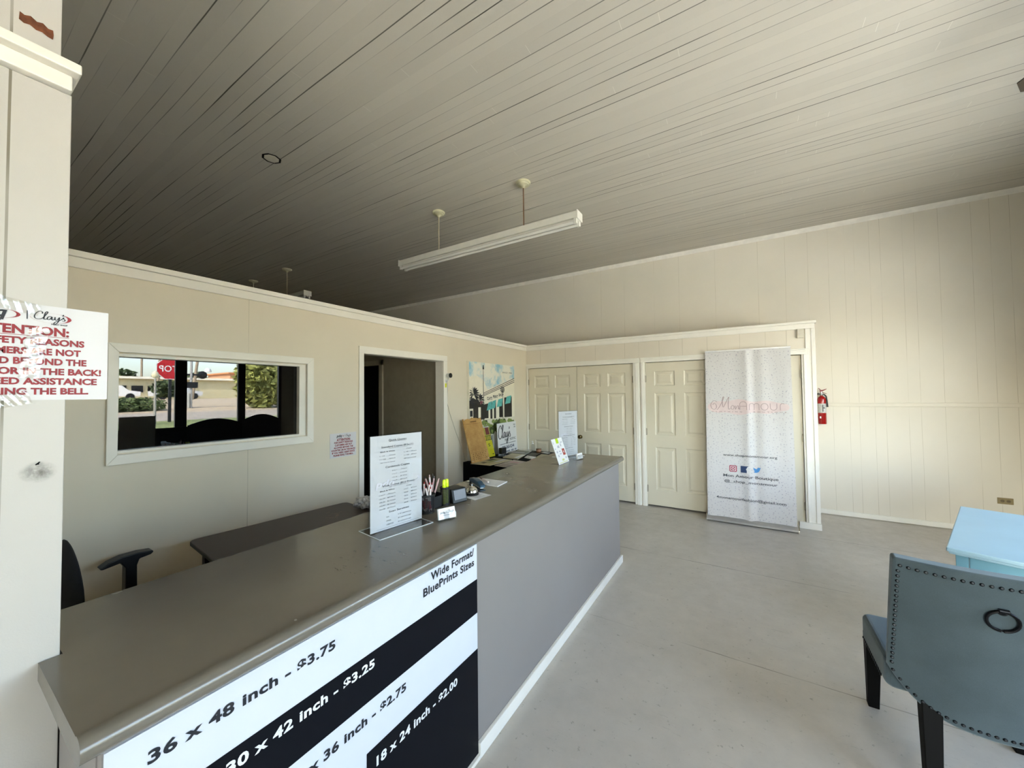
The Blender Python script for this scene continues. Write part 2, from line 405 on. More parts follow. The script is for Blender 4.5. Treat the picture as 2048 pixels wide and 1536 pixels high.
# inner door frame in the hall, a dark sheet painting its unlit opening
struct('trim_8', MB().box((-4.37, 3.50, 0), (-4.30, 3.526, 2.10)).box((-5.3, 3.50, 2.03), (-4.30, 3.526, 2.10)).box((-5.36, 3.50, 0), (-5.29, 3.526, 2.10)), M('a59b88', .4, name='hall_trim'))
struct('door_opening_dark', MB().box((-5.29, 3.515, 0), (-4.37, 3.53, 2.03)), m_dark, 'dark sheet standing in for the unlit opening in the hall')
# office window
fr_ = MB()
Z0, Z1, Y0, Y1 = 1.21, 1.931, .619, 1.852; zi0, zi1, yi0, yi1 = 1.268, 1.877, .666, 1.797
def ring(mb, x0, x1, o, i):
    (a0,b0,a1,b1), (c0,d0,c1,d1) = o, i
    A = [(a0,b0),(a1,b0),(a1,b1),(a0,b1)]; B = [(c0,d0),(c1,d0),(c1,d1),(c0,d1)]
    for q in range(4):
        r_ = (q+1) % 4; P = [A[q], A[r_], B[r_], B[q]]
        mb.hexa([(x0, *p) for p in P] + [(x1, *p) for p in P])
ring(fr_, XL, XL+.02, (Y0, Z0, Y1, Z1), (yi0, zi0, yi1, zi1))
fo = struct('window_1', fr_, m_trim, 'white framed office window in the left wall reflecting the street', bevel=.0025)
st_ = MB(); ring(st_, XL-.05, XL-.008, (.655, 1.262, 1.80, 1.88), (.672, 1.288, 1.742, 1.853)); ring(st_, XL-.1, XL-.03, (.655,1.262,1.80,1.88), (.668,1.279,1.765,1.866))
build('window_stop', st_, m_trim, fo, bevel=.002)
build('window_pane', MB().box((XL-.058, .66, 1.27), (XL-.052, 1.79, 1.872)), m_mirror, fo)
# far wall dressing
struct('trim_9', MB().box((.69, YF-.016, 1.402), (XR, YF, 1.447)).box((.69, YF-.024, 1.440), (XR, YF, 1.450)).box((.69, YF-.022, 1.398), (XR, YF, 1.408)), M('dfd8c8', .45, name='chair_rail_paint', var=.02), bevel=.003)
struct('baseboard_far', MB().box((.69, YF-.018, .008), (XR, YF, .066)), m_trim, bevel=.003)
struct('trim_10', MB().add([(XW,YF-.05,ZC),(XR,YF-.05,ZC),(XR,YF,ZC-.05),(XW,YF,ZC-.05),(XW,YF,ZC),(XR,YF,ZC)], [(0,3,2,1),(0,1,5,4),(3,4,5,2)]), M('f0ebe0', .45, name='crown_paint'))
# near pier at the left edge of the picture
XP = -1.4
m_pier = paint('pier_paint', 'bfbbb4', 1, [.113], .0022, '7e7868')
pw = MB().box((XP-.16, -1.1, 0), (XP, .205, 2.35)).box((XP-.14, -1.1, 2.35), (XP-.004, .187, ZC))
struct('wall_near', pw, m_pier, bevel=.0015)
struct('trim_11', MB().box((XP-.2, -1.1, 2.388), (XP+.045, .214, 2.412)).box((XP-.17, -1.1, 2.352), (XP+.02, .203, 2.388)), m_trim, bevel=.003)
hole = MB(); fr = frame((XP-.004, 0, 0), (0,1,0), (0,0,1))
rg = random.Random(3)
po = [(.124,2.497),(.131,2.494),(.140,2.499),(.149,2.493),(.158,2.497),(.166,2.490),(.1735,2.492),(.1745,2.481),(.1735,2.469),(.165,2.470),(.157,2.474),(.148,2.472),(.139,2.477),(.130,2.474),(.123,2.478)]
hole.flat(po, fr, .0012)
struct('trim_12', hole, M('6b3d24', .9, name='bare_brick_patch', var=.35, scale=60, bump=.6))
# ------------------------------------------------------------------ storefront on the right
m_sf = M('17181b', .4, name='dark_storefront_frame')
w = MB(); YE = 4.70
w.box((XR, YN, 0), (XR+.07, YE, .62)); w.box((XR, YN, 2.75), (XR+.07, YE, ZC)); w.box((XR, YN, .62), (XR+.07, .30, 2.75)); w.box((XR, YE, 0), (XR+.07, YF+.2, ZC))
struct('wall_right', w, M('8f8a7c', .6, name='window_wall_paint'))
wf = thing('window_2', 'dark framed storefront windows along the right wall', 'window', (XR+.06, 1.0, .62), kind='structure')
f = MB()
f.box((XR, .30, .62), (XR+.07, YE, .68)).box((XR, .30, 2.70), (XR+.07, YE, 2.75)).box((XR, 4.64, .68), (XR+.07, YE, 2.70))
ys = [(.30,.40), (1.72,1.80), (2.75,2.93), (3.81,3.95)]
for a, b in ys: f.box((XR+.01, a, .68), (XR+.06, b, 2.70))
build('window_frame', f, m_sf, wf)
edges = [.40,1.72,1.80,2.75,2.93,3.81,3.95,4.64]
for i in range(0, 8, 2): build('window_pane', MB().box((XR+.03, edges[i], .68), (XR+.036, edges[i+1], 2.70)), m_glass, wf)
struct('wall_low', MB().box((XR-.09, YN, 0), (XR-.012, 4.62, .70)), m_black)
o = struct('roof_side_blocker', MB().box((XR+.07, -3.0, 2.86), (XR+.75, 7.0, 2.96)), M('b9b4a8', .7, name='blocker_paint')); o['label'] = 'unseen slab added outside the storefront to block high sky light'  # unseen slab added to keep high sky light off the upper walls
o = struct('roof_front_blocker', MB().box((-3.0, -5.6, 2.9), (XR+1.9, -3.0, 3.0)).box((-3.0,-3.0,2.9),(XR+.07,YN-.2,3.0)), M('b9b4a8', .7, name='blocker_paint')); o['label'] = 'unseen slab added outside the shop front to block sun and sky'  # unseen slab added to keep sun patches and high sky out
# low black panels standing along the storefront sill, the far pair with arched tops
def sillboard(name, y0, y1, z0, z1, arch, label, txt=None):
    t = thing(name, label, 'board', (XR-.05, y0, .70))
    n = 20; top = [(y0+(y1-y0)*i/n, z0+(z1-z0)*math.sin(math.pi*(i/n))*arch) for i in range(n+1)]
    poly = [(y0, .70)] + [(y1, .70)] + top[::-1]
    fr = frame((XR-.035, 0, 0), (0,-1,0), (0,0,1)); mb = MB(); mb.prism([(-a, b) for a, b in poly][::-1], fr, -.012, back=.012)
    build('panel', mb, m_black, t)
    if txt:
        fr2 = frame((XR-.05, 0, 0), (0,1,0), (0,0,1))
        build('lettering', MB().text(txt, fr2, (y0+y1)/2, .78, w=(y1-y0)*.8, h=.18, align='C', bold=.02, lift=-.002), M('202126', .4, name='charcoal_letters'), t)
sillboard('window_board', 1.72, 2.925, 1.04, 1.04, 0, 'low black board with charcoal lettering on the storefront sill', 'AGGIES')
sillboard('window_board', 2.932, 3.86, 1.06, 1.17, 1, 'black arched board next to the lettered black board')
sillboard('window_board', 3.868, 4.635, 1.10, 1.22, 1, 'black arched board at the far end of the storefront')

# ------------------------------------------------------------------ outdoors beyond the storefront
def gz(x):
    P = [(3.0,.0),(6,.25),(13,.66),(20,.86),(27,1.32),(60,1.6),(200,1.6)]
    for (a,b),(c_,d) in zip(P, P[1:]):
        if x <= c_: return b + (d-b)*(x-a)/(c_-a)
    return 1.6
def strip(name, x0, x1, mat, label, dz=0., y0=-70, y1=110, skew=0.):
    n = max(2, int((x1-x0)/1.5))
    mb = MB().grid(lambda u, v: (x0+(x1-x0)*u + skew*(y0+(y1-y0)*v), y0+(y1-y0)*v, gz(x0+(x1-x0)*u)+dz), n, 2)
    o = struct(name, mb, mat); o['label'] = label; return o
m_grass = M('6d7444', .9, name='dry_grass', var=.4, scale=5, bump=.5, bscale=30); m_road = M('948a7d', .85, name='sunlit_asphalt', var=.08, scale=1.2)
m_gravel = M('a8977f', .9, name='pale_gravel', var=.2, scale=8)
strip('ground_sidewalk', 3.0, 10.5, M('e2ddd2', .85, name='sunlit_sidewalk', var=.05, scale=2), 'concrete sidewalk outside'); strip('verge_ground', 10.5, 13.6, m_grass, 'grass verge outside'); strip('ground_road', 13.6, 19.3, m_road, 'asphalt street outside'); o = struct('ground_pavement', MB().add([(-60,-70,-.06),(3.05,-70,-.06),(3.05,-2.8,-.06),(-60,-2.8,-.06)], [(0,1,2,3)]), M('8a857b', .85, name='sunlit_pavement', var=.06, scale=2)); o['label'] = 'pavement before the shop front'
strip('gravel_ground', 19.3, 190, m_gravel, 'pale gravel ground across the street')
m_leaf = M('55643a', .8, name='hedge_leaves', var=.5, scale=3, bump=.6, bscale=8); m_leaf2 = M('41502f', .85, name='tree_leaves', var=.5, scale=.8, bump=.6, bscale=3); m_palm = M('8a8d4c', .7, name='palm_fronds', var=.4, scale=1)
def foliage(name, label, cat, boxes, mat, dens, leaf, group=None, seed=1, trunk=None):
    rg = random.Random(seed); mb = MB()
    for (cx,cy,cz,rx,ry,rz) in boxes:
        for _ in range(dens):
            u = Vector((rg.gauss(0,1), rg.gauss(0,1), rg.gauss(0,1))).normalized() * (rg.random()**.3)
            p = Vector((cx+u.x*rx, cy+u.y*ry, cz+u.z*rz)); d = Vector((rg.gauss(0,1),rg.gauss(0,1),rg.gauss(0,.6))).normalized()
            e = d.cross(Vector((rg.gauss(0,1),rg.gauss(0,1),rg.gauss(0,1)))).normalized(); L = leaf*rg.uniform(.6,1.4)
            mb.add([p-d*L*.5, p+e*L*.28, p+d*L*.5, p-e*L*.28], [(0,1,2,3)])
    if trunk:
        t = thing(name, label, cat, trunk[0], 0, group)
        build('foliage', mb, mat, t); build('trunk', MB().tube([trunk[0], trunk[1]], [trunk[2], trunk[2]*.6], 8), M('5a4c3a', .9, name='bark'), t)
        return t
    o = build(name, mb, mat); return tag(o, label, cat, group)
foliage('hedge', 'clipped green hedge across the street, mirrored in the office window', 'hedge', [(21.2+.17*(y-6), y, gz(21)+.32, .9, .8, .42) for y in [-2+.9*i for i in range(11)]], m_leaf, 900, .16, seed=2)
def mir_sign():
    t = thing('stop_sign', 'red octagonal stop sign on a dark post outside the storefront', 'sign', (13, 5.545, gz(13)))
    ry = 5.545; cz = 2.77; r = .46
    fr = frame((12.95, ry, cz), (0,-1,0), (0,0,1))
    octo = lambda q: [(q*math.cos(R(22.5+45*i)), q*math.sin(R(22.5+45*i))) for i in range(8)]
    build('sign_plate', MB().prism(octo(r), fr, 0, back=-.01).flat(octo(r*.95), fr, .002, 1), [m_white, M('b3141d', .45, name='stop_red', var=.02)], t)
    build('lettering', MB().text('STOP', fr, 0, -.12, w=.70, h=.25, align='C', bold=.01, lift=.006), m_white, t)
    build('post', MB().box((12.96, ry-.045, gz(13)), (13.03, ry+.045, cz-r*.9)), m_black, t)
mir_sign()
t = thing('street_lamp', 'pale lamp post with a globe lamp beside the stop sign', 'lamp', (12.4, 4.95, gz(12.4)))
build('post', MB().tube([(12.4,4.95,gz(12.4)),(12.4,4.95,2.35)], [.045,.032], 10), M('8f8c84', .5, name='weathered_post'), t)
build('lamp_globe', MB().lathe([(.05,2.36),(.09,2.40),(.11,2.50),(.08,2.58),(.02,2.62),(0,2.64)], (12.4,4.95,0), 14), M('c9c0a0', .4, name='cream_globe'), t)
for i, (x, y, hgt, lean) in enumerate(((62, 16.6, 9, .0), (48.5, 14.6, 6.5, .25), (42, 15.6, 12, 1.2), (64, 31.5, 10, 0))):
    z = gz(x); tag(build('utility_pole', MB().tube([(x,y,z),(x,y+lean,z+hgt)], [.14,.1], 8).box((x-.05, y+lean-1, z+hgt-.9), (x+.05, y+lean+1, z+hgt-.75)), M('8d7f6c', .9, name='pole_wood')),
        ('thin far utility pole left of the leaning pole, mirrored in the office window','shorter utility pole behind the parking lot, mirrored in the office window','tall leaning utility pole mirrored in the office window','utility pole seen by the orange building in the mirrored street')[i], 'pole', 'utility poles across the street')
t = thing('rail_signal', 'railroad crossing signal with black hooded lights across the street', 'signal', (22, 9.1, gz(22)))
build('mast', MB().tube([(22,9.1,gz(22)),(22,9.1,3.9)], .07, 10), M('9a9a98', .4, name='signal_mast'), t)
for dy in (-.55, .55):
    build('signal_light', MB().lathe([(0,.0),(.24,.0),(.24,-.03),(.1,-.05),(.1,-.3),(0,-.3)], (22, 9.1+dy, 3.0), 18, axis='x'), m_black, t)
build('crossbar', MB().box((21.97, 8.4, 2.95), (22.03, 9.8, 3.05)).box((21.9, 8.8, 2.2), (22.1, 9.4, 2.55)), m_black, t)
build('bell_dome', MB().lathe([(.0,.25),(.12,.2),(.17,.08),(.18,0)], (21.9, 9.9, 3.2), 14), m_white, t)
build('signal_box', MB().box((21.9, 8.6, gz(22)), (22.4, 9.0, gz(22)+.9)), M('bdbdb6', .5, name='grey_cabinet'), t)
def bld(name, label, x0, y0, x1, y1, z1, mat, roof):
    z = gz(x0); t = thing(name, label, 'building', (x0, y0, z))
    build('wall', MB().box((x0,y0,z-.3),(x1,y1,z1)), mat, t); build('roof', MB().box((x0-.4,y0-.4,z1),(x1+.4,y1+.4,z1+.25)), roof, t); return t
t = bld('warehouse_building', 'long cream low building across the street', 50, 5, 58, 26.5, 3.75, M('c4bb98', .7, name='cream_siding'), M('f0ead8', .6, name='pale_roof'))
for k in range(4): build('window', MB().box((49.9, 11.6+1.3*k, 2.3), (50.05, 12.5+1.3*k, 3.0)), m_blackgloss, t)
bld('orange_building', 'orange roofed building far behind the long cream building', 78, 33, 88, 58, 6.2, M('cf9d78', .7, name='tan_brick'), M('c98a5a', .6, name='orange_roof'))
for i, (y, r) in enumerate(((7,2.3),(12,2.2),(17,2.3),(21.8,2.0),(26,1.7))):
    foliage('background_tree', ('broad dark tree at the left end of the mirrored tree line','second dark tree from the left in the mirrored tree line','middle dark tree of the mirrored tree line','fourth dark tree from the left in the mirrored tree line','dark tree nearest the orange building')[i], 'tree',
        [(72, y, 3.6, 1.5, r*.92, 2.4)], m_leaf2, 700, .9, 'trees behind the long cream building', 10+i, ((72,y,1.6),(72,y,4.2),.25))
foliage('roadside_bush', 'dark bush before the long cream building in the mirrored street', 'bush', [(38, 12.4, gz(38)+1.0, .9, 1.0, .8)], m_leaf2, 500, .4, seed=31)
foliage('shaggy_palm', 'large shaggy palm clump beside the street, mirrored at the window right', 'palm', [(20.5, 12.3, 2.8, .9, 1.5, 1.9), (21, 13.6, 3.0, .9, 1.3, 2.0)], m_palm, 2200, .5, seed=5)
for i, (y, cl, lab) in enumerate(((10.2, 'e8e8e6', 'white parked car left of the bush in the mirrored lot'), (15.2, 'c9ccd0', 'silver parked car right of the bush in the mirrored lot'))):
    t = thing('car', lab, 'car', (45, y, gz(45)), 0, 'cars parked by the long cream building'); z = gz(45)
    pr = [(-2,.35),(2,.35),(2.05,.8),(1.2,.92),(.7,1.4),(-.9,1.4),(-1.5,.95),(-2.05,.85)]
    fr = frame((45, y, z), (0,1,0), (0,0,1)); build('body', MB().prism(pr, fr, .8, back=-.8), M(cl, .3, name='car_paint'), t)
    for dy in (-1.3, 1.3): build('wheel', MB().lathe([(0,-.1),(.32,-.1),(.32,.1),(0,.1)], (44.25, y+dy, z+.32), 16, axis='x'), m_black, t)

# ------------------------------------------------------------------ service counter
ZT = .995; CX = -1.045
m_ctop = N('taupe_semi_gloss_paint'); k = m_ctop; co, _ = k.xyz()
c0 = lin('6c655a'); _, cx3 = k.xyz(); dsc = k.math('SQRT', k.math('ADD', k.math('POWER', k.math('ADD', cx3[0], -.17), 2.0), k.math('POWER', k.math('ADD', cx3[1], .97), 2.0)))
scf = k.math('MULTIPLY', k.math('LESS_THAN', dsc, .13), k.ramp(k.noise(co, 38, 4, .7, (.6, 1.6, 1)), .60, .66))
k.l(k.mix(k.math('MULTIPLY', scf, .75), k.mix(k.ramp(k.noise(co, 4, 4), .3, .7), tuple(x*.94 for x in c0), tuple(x*1.06 for x in c0)), lin('2e2922')), k.b.inputs['Base Color'])
k.l(k.math('ADD', .16, k.math('MULTIPLY', k.noise(co, 7, 4), .16)), k.b.inputs['Roughness']); k.bump(k.noise(co, 90, 3), .06, .002); k.b.inputs['Specular IOR Level'].default_value = .6
m_ctop = k.mat
m_cbody = M('87817d', .42, name='grey_counter_paint', var=.02, scale=3, bump=.08, bscale=200)
t = thing('service_counter', 'long grey service counter with a taupe glossy top', 'counter', (-1.37, 1.9, 0))
# top with a rounded front nose, notched round the pier
prof = [(-1.693,.955),(-1.693,ZT-.004),(-1.689,ZT),(-1.035,ZT),(-1.03,ZT+.0035)] + [(-1.024+.024*math.sin(a), ZT-.0205+.024*math.cos(a)) for a in [R(x) for x in range(0,181,20)]] + [(-1.03,.948),(-1.045,.948)]
top = MB(); n = len(prof)
def slab(x_from, y0, y1):
    pr = [(max(x, x_from), z) for x, z in prof]
    vs = [(x, y0, z) for x, z in pr] + [(x, y1, z) for x, z in pr]
    top.add(vs, [(i, n+i, n+(i+1) % n, (i+1) % n) for i in range(n)] + [tuple(range(n-1,-1,-1)), tuple(range(n, 2*n))], 0, True)
slab(-1.396, .172, .209); slab(-1.70, .209, 3.622)
build('countertop', top, m_ctop, t, sharp=28)
build('front_panel', MB().box((CX-.03, .207, .0), (CX, 3.593, .955)), m_cbody, t)
build('end_panel', MB().box((-1.385, .205, 0), (CX-.03, .225, .955)).box((-1.66, 3.57, 0), (CX-.03, 3.593, .955)).box((-1.66, .24, 0), (-1.64, 3.57, .955)), m_cbody, t)
build('baseboard', MB().box((CX+.0005, 1.363, .0), (CX+.018, 3.62, .066)).box((CX+.0005, .20, 0), (CX+.018, 1.362, .018)), m_trim, t, bevel=.002)

t = thing('price_board', 'black and white wide format price board on the counter front', 'sign', (CX, .785, .02))
fr = frame((CX, 0, 0), (0,1,0), (0,0,1)); PH = .005
m_wb = M('cfd2da', .35, name='white_foam_board', var=.01)
b = MB().prism([(.209,.02),(1.362,.02),(1.362,.932),(.209,.932)], fr, PH)
b.flat([(.36,.630),(1.362,.630),(1.362,.778),(.36,.778)], fr, PH+.0006, 1).flat([(.785,.02),(1.362,.02),(1.362,.474),(.785,.474)], fr, PH+.0006, 1)
build('panel', b, [m_wb, M('0b0c12', .5, name='black_print', var=0, spec=.12)], t)
L_ = PH+.0012
for tx_, x_, z_, w_, h_, al, bo, wh in (('36 x 48 inch - $3.75', .27, .863, .408, .026, 'L', .034, 0), ('30 x 42 inch - $3.25', .405, .727, .41, .027, 'L', .034, 1), ('24 x 36 inch - $2.75', .537, .567, .41, .027, 'L', .034, 0),
    ('18 x 24 inch - $2.00', .822, .408, .40, .030, 'L', .034, 1), ('Wide Format/', 1.340, .892, .268, .031, 'R', .028, 0), ('BluePrints Sizes', 1.340, .847, .308, .031, 'R', .028, 0)):
    build('lettering', MB().text(tx_, fr, x_, z_, w=w_, h=h_, align=al, bold=bo, lift=L_, sp=1.06), m_white if wh else m_ink, t)

# ------------------------------------------------------------------ warning signs
CLAYS = [[(.24,.40),(.235,.52),(.16,.55),(.06,.42),(.0,.2),(.03,.04),(.14,.01),(.25,.10),(.35,.34),(.41,.52),(.38,.57),(.33,.45),(.30,.22),(.29,.06),(.33,.02),(.40,.09)],
  [(.54,.21),(.49,.26),(.42,.2),(.395,.08),(.43,.02),(.49,.07),(.545,.24),(.54,.08),(.57,.02),(.63,.09)],
  [(.645,.25),(.64,.1),(.67,.03),(.73,.09),(.785,.25),(.77,.05),(.72,-.14),(.65,-.24),(.61,-.2),(.66,-.09),(.76,.01),(.86,.13),(.93,.27)],
  [(.93,.27),(.92,.2),(.97,.1),(.94,.02),(.87,.04)], [(.90,.46),(.915,.43),(.89,.36)]]
def clays(mb, fr, x, y, kx, ky, wd, m=0, lift=.0007):
    for s_ in CLAYS: mb.stroke(s_, fr, x, y, kx, ky, wd, m, lift)
def swoosh(mb, fr, x, y, rx, ry, wd, m, lift=.0006):
    n = 36; vs = []
    for i in range(n+1):
        a = R(150 - 330*i/n); wv = wd*(.06+.94*max(0, math.cos(a))**3)
        vs += [fr(x+(rx)*math.cos(a), y+ry*math.sin(a), lift), fr(x+(rx-wv)*math.cos(a), y+(ry-wv*.35)*math.sin(a), lift)]
    mb.add(vs, [(2*i, 2*i+1, 2*i+3, 2*i+2) for i in range(n)], m)
def warning(name, label, x, y0, y1, z0, z1, group):
    t = thing(name, label, 'sign', (x, (y0+y1)/2, z0), 0, group)
    fr = frame((x, y0, z0), (0,1,0), (0,0,1)); W, H = y1-y0, z1-z0
    build('sheet', MB().prism([(0,0),(W,0),(W,H),(0,H)], fr, .0016), M('cfcdce', .4, name='laminated_sheet', var=.01), t)
    b = MB(); L = .0024; cx = W*.505
    b.text('pdq', fr, W*.24, H*.845, w=W*.20, h=H*.10, bold=.03, shear=.2, lift=L); swoosh(b, fr, W*.38, H*.875, W*.125, H*.05, W*.02, 1, L)
    b.text('PRINTING', fr, W*.25, H*.80, w=W*.16, h=H*.016, bold=.02, lift=L)
    b.flat([(W*.535,H*.84),(W*.541,H*.84),(W*.541,H*.93),(W*.535,H*.93)], fr, L)
    clays(b, fr, W*.575, H*.85, W*.170, H*.155, W*.008, 0, L+.0002); swoosh(b, fr, W*.665, H*.872, W*.112, H*.052, W*.022, 1, L)
    b.text('PRINT SHOP', fr, W*.665, H*.800, w=W*.09, h=H*.016, bold=.02, lift=L)
    b.text('ATTENTION:', fr, cx, H*.685, w=W*.52, h=H*.090, align='C', bold=.04, m=1, lift=L); b.flat([(cx-W*.26,H*.668),(cx+W*.26,H*.668),(cx+W*.26,H*.673),(cx-W*.26,H*.673)], fr, L, 1)
    for tx, yy, ww in (('FOR SAFETY REASONS',.582,.70),('CUSTOMERS ARE NOT',.477,.66),('ALLOWED BEYOND THE',.373,.73),('COUNTER OR IN THE BACK!',.268,.91),('IF YOU NEED ASSISTANCE',.165,.86),('PLEASE RING THE BELL.',.060,.76)):
        b.text(tx, fr, cx, H*yy, w=W*ww, h=H*.068, align='C', bold=.04, m=1, lift=L)
    build('lettering', b, [m_ink, m_red], t)
    return t, fr, W, H
tbig, fr, W, H = warning('warning_sign', 'large red lettered warning sheet taped to the near pier', XP+.001, -.006, .274, 1.599, 1.821, None)
mt = MB()
def tape(pts, hh):
    n = 18; rg = random.Random(int(pts[0][0]*1e4))
    (xa, ya), (xb, yb) = pts; dx, dy = xb-xa, yb-ya; Lg = math.hypot(dx, dy); ux, uy = dx/Lg, dy/Lg
    mt.grid(lambda u, v: fr(xa+dx*u-uy*hh*(v-.5), ya+dy*u+ux*hh*(v-.5), .004+.0012*math.sin(u*31+v*5)+rg.uniform(0,.0009)), n, 6)
tape([(W*.36,-.008),(W*.56,.008)], .03); tape([(W*.55,.05),(W*.60,.17)], .030); tape([(W*.30,H+.004),(W*.60,H-.014)], .026)
build('tape_strips', mt, m_tape, tbig)
warning('warning_sign', 'small white warning notice on the wall left of the doorway', XL+.001, 2.01, 2.277, 1.042, 1.262, None)
# dark smudge and nail on the pier
frp = frame((XP, 0, 0), (0,1,0), (0,0,1))
def smudge_mat():
    k = N('grey_smudge'); co, _ = k.xyz(); t = k.t; k.b.inputs['Base Color'].default_value = (.18,.16,.13,1); k.b.inputs['Roughness'].default_value = .7
    tc = k.n('ShaderNodeTexCoord'); g = k.n('ShaderNodeTexGradient'); g.gradient_type = 'SPHERICAL'
    mp = k.n('ShaderNodeMapping'); mp.inputs['Location'].default_value = (0, -1, -1); mp.inputs['Scale'].default_value = (0,2,2); k.l(tc.outputs['Generated'], mp.inputs[0])
    k.l(mp.outputs[0], g.inputs[0]); f = k.math('MULTIPLY', k.math('MULTIPLY', g.outputs[1], k.ramp(k.noise(co, 60, 5, .7), .3, .75)), .5)
    tr = k.n('ShaderNodeBsdfTransparent'); mx = k.n('ShaderNodeMixShader'); k.l(f, mx.inputs[0]); k.l(tr.outputs[0], mx.inputs[1]); k.l(k.b.outputs[0], mx.inputs[2]); k.l(mx.outputs[0], t.nodes['Material Output'].inputs[0]); return k.mat
sd = MB().prism([(.166+.030*math.cos(R(a)), 1.432+.026*math.sin(R(a))) for a in range(0,360,15)], frp, .0012, back=.0008)
struct('trim_13', sd, smudge_mat())
tag(build('wall_nail', MB().tube([(XP-.002,.166,1.452),(XP+.006,.165,1.451)], .0016, 8).tube([(XP+.001,.168,1.455),(XP+.003,.162,1.449)], .0013, 8), m_dark), 'small dark nail stub above the smudge on the near pier', 'nail')

# ------------------------------------------------------------------ things on the counter
def menu_lines(b, fr, W, H, sparse=False):
    L = .0012; c = W*.5
    tx = lambda s_, x, y, w, h, al='C', bo=0., m=0: b.text(s_, fr, x*W, y*H, w=w*W, h=h*H, align=al, bold=bo, lift=L, m=m)
    un = lambda x0, x1, y, m=0: b.flat([(x0*W,y*H),(x1*W,y*H),(x1*W,(y+.0018)*H),(x0*W,(y+.0018)*H)], fr, L, m)
    tx('Quick Quotes', .5, .937, .35, .021); un(.325,.675,.930)
    tx('Standard Copies (8.5x11)', .5, .868, .62, .021); un(.32,.70,.858)
    tx('Black & White', .17, .822, .27, .013, 'L', .012); tx('Color', .67, .828, .11, .013, 'L')
    for i, (a, a2, d, d2) in enumerate((('1-10','.15/each','1-10','.75/each'),('11-100','.10/each','11-100','.49/each'))):
        y = .780-.036*i; tx(a+' ........', .16, y, .20, .011, 'L'); tx(a2, .45, y, .13, .011, 'R'); tx(d+' ......', .62, y+.012, .17, .011, 'L'); tx(d2, .88, y+.012, .12, .011, 'R')
    tx('100+ must be quoted', .17, .708, .27, .011, 'L'); tx('100+ must be quoted', .62, .720, .25, .011, 'L')
    tx('Cardstock Copies', .5, .652, .47, .021)
    for i, (a, a2) in enumerate((('8.5x11','.75/each'),('11x17','1/each'),('12x18','$1.50/ea'),('13x19','$2/each'))): tx(a+' ......', .39, .610-.037*i, .16, .011, 'L'); tx(a2, .68, .610-.037*i, .13, .011, 'R')
    tx('Wide Format (Blue Prints)', .52, .455, .62, .021); un(.32,.72,.445)
    tx('Black & White', .165, .408, .27, .013, 'L', .012); tx('Color', .67, .414, .11, .013, 'L')
    for i, (a, a2, d2) in enumerate((('11x17','.75/each','$5/each'),('18x24','$2/each','$8/each'),('24x36','$2.75/each','$9/each'),('30x42','$3.25/each','$13/each'),('36x48','$3.75/each','$15/each'))):
        y = .368-.037*i; tx(a+' ......', .15, y, .18, .011, 'L'); tx(a2, .45, y, .15, .011, 'R'); tx(a, .62, y+.012, .08, .011, 'L'); tx(d2, .88, y+.012, .12, .011, 'R')
    tx('Scan Services', .52, .172, .39, .021)
    for i, (a, a2) in enumerate((('FAX','$ .50 / additional page'),('EMAIL','$5 additional page'),('USB/CD','$5 additional page'))): tx(a, .28, .125-.040*i, .05+.04*i, .013, 'L'); tx(a2, .76, .125-.040*i, .26, .011, 'R')
    un(.10,.92,.020)
    b.text('pdq', fr, .08*W, .46*H, w=.36*W, h=.07*H, bold=.03, shear=.2, lift=L-.0004, m=1); swoosh(b, fr, .72*W, .485*H, .22*W, .035*H, .03*W, 1, L-.0004)
def menu_holder(label, c, rz, W, H):
    t = thing('menu_holder', label, 'sign holder', c, rz, 'acrylic price list holders on the counter')
    fr = frame((.003, -W/2, .006), (0,1,0), (0,0,1))
    build('stand', MB().box((-.085,-W/2-.004,0),(.085,W/2+.004,.003)).box((.004,-W/2-.004,.003),(.006,W/2+.004,H+.012)).box((-.006,-W/2-.004,.003),(-.004,W/2+.004,H+.012)), m_acrylic, t, world=False)
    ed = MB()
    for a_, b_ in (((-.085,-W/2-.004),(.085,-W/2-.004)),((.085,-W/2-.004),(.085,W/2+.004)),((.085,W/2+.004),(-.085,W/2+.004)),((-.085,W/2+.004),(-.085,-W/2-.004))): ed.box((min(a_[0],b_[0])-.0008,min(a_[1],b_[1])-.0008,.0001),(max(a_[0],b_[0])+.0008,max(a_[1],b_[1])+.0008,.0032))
    build('edge_glow', ed, M('c9cdce', .3, name='edge_glow_pale'), t, world=False)  # opaque pale strips paint the bright glow of the acrylic edges
    build('sheet', MB().prism([(0,0),(W,0),(W,H),(0,H)], fr, .0006, back=-.0008), m_white, t, world=False)
    b = MB(); menu_lines(b, frame((.0065,-W/2,.006), (0,1,0), (0,0,1)), W, H); build('lettering', b, [m_ink, m_lgrey], t, world=False)
    return t
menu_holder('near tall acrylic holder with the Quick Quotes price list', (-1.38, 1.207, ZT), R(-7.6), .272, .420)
menu_holder('far acrylic holder with a price list near the counter end', (-1.47, 3.39, ZT), R(-17), .272, .430)

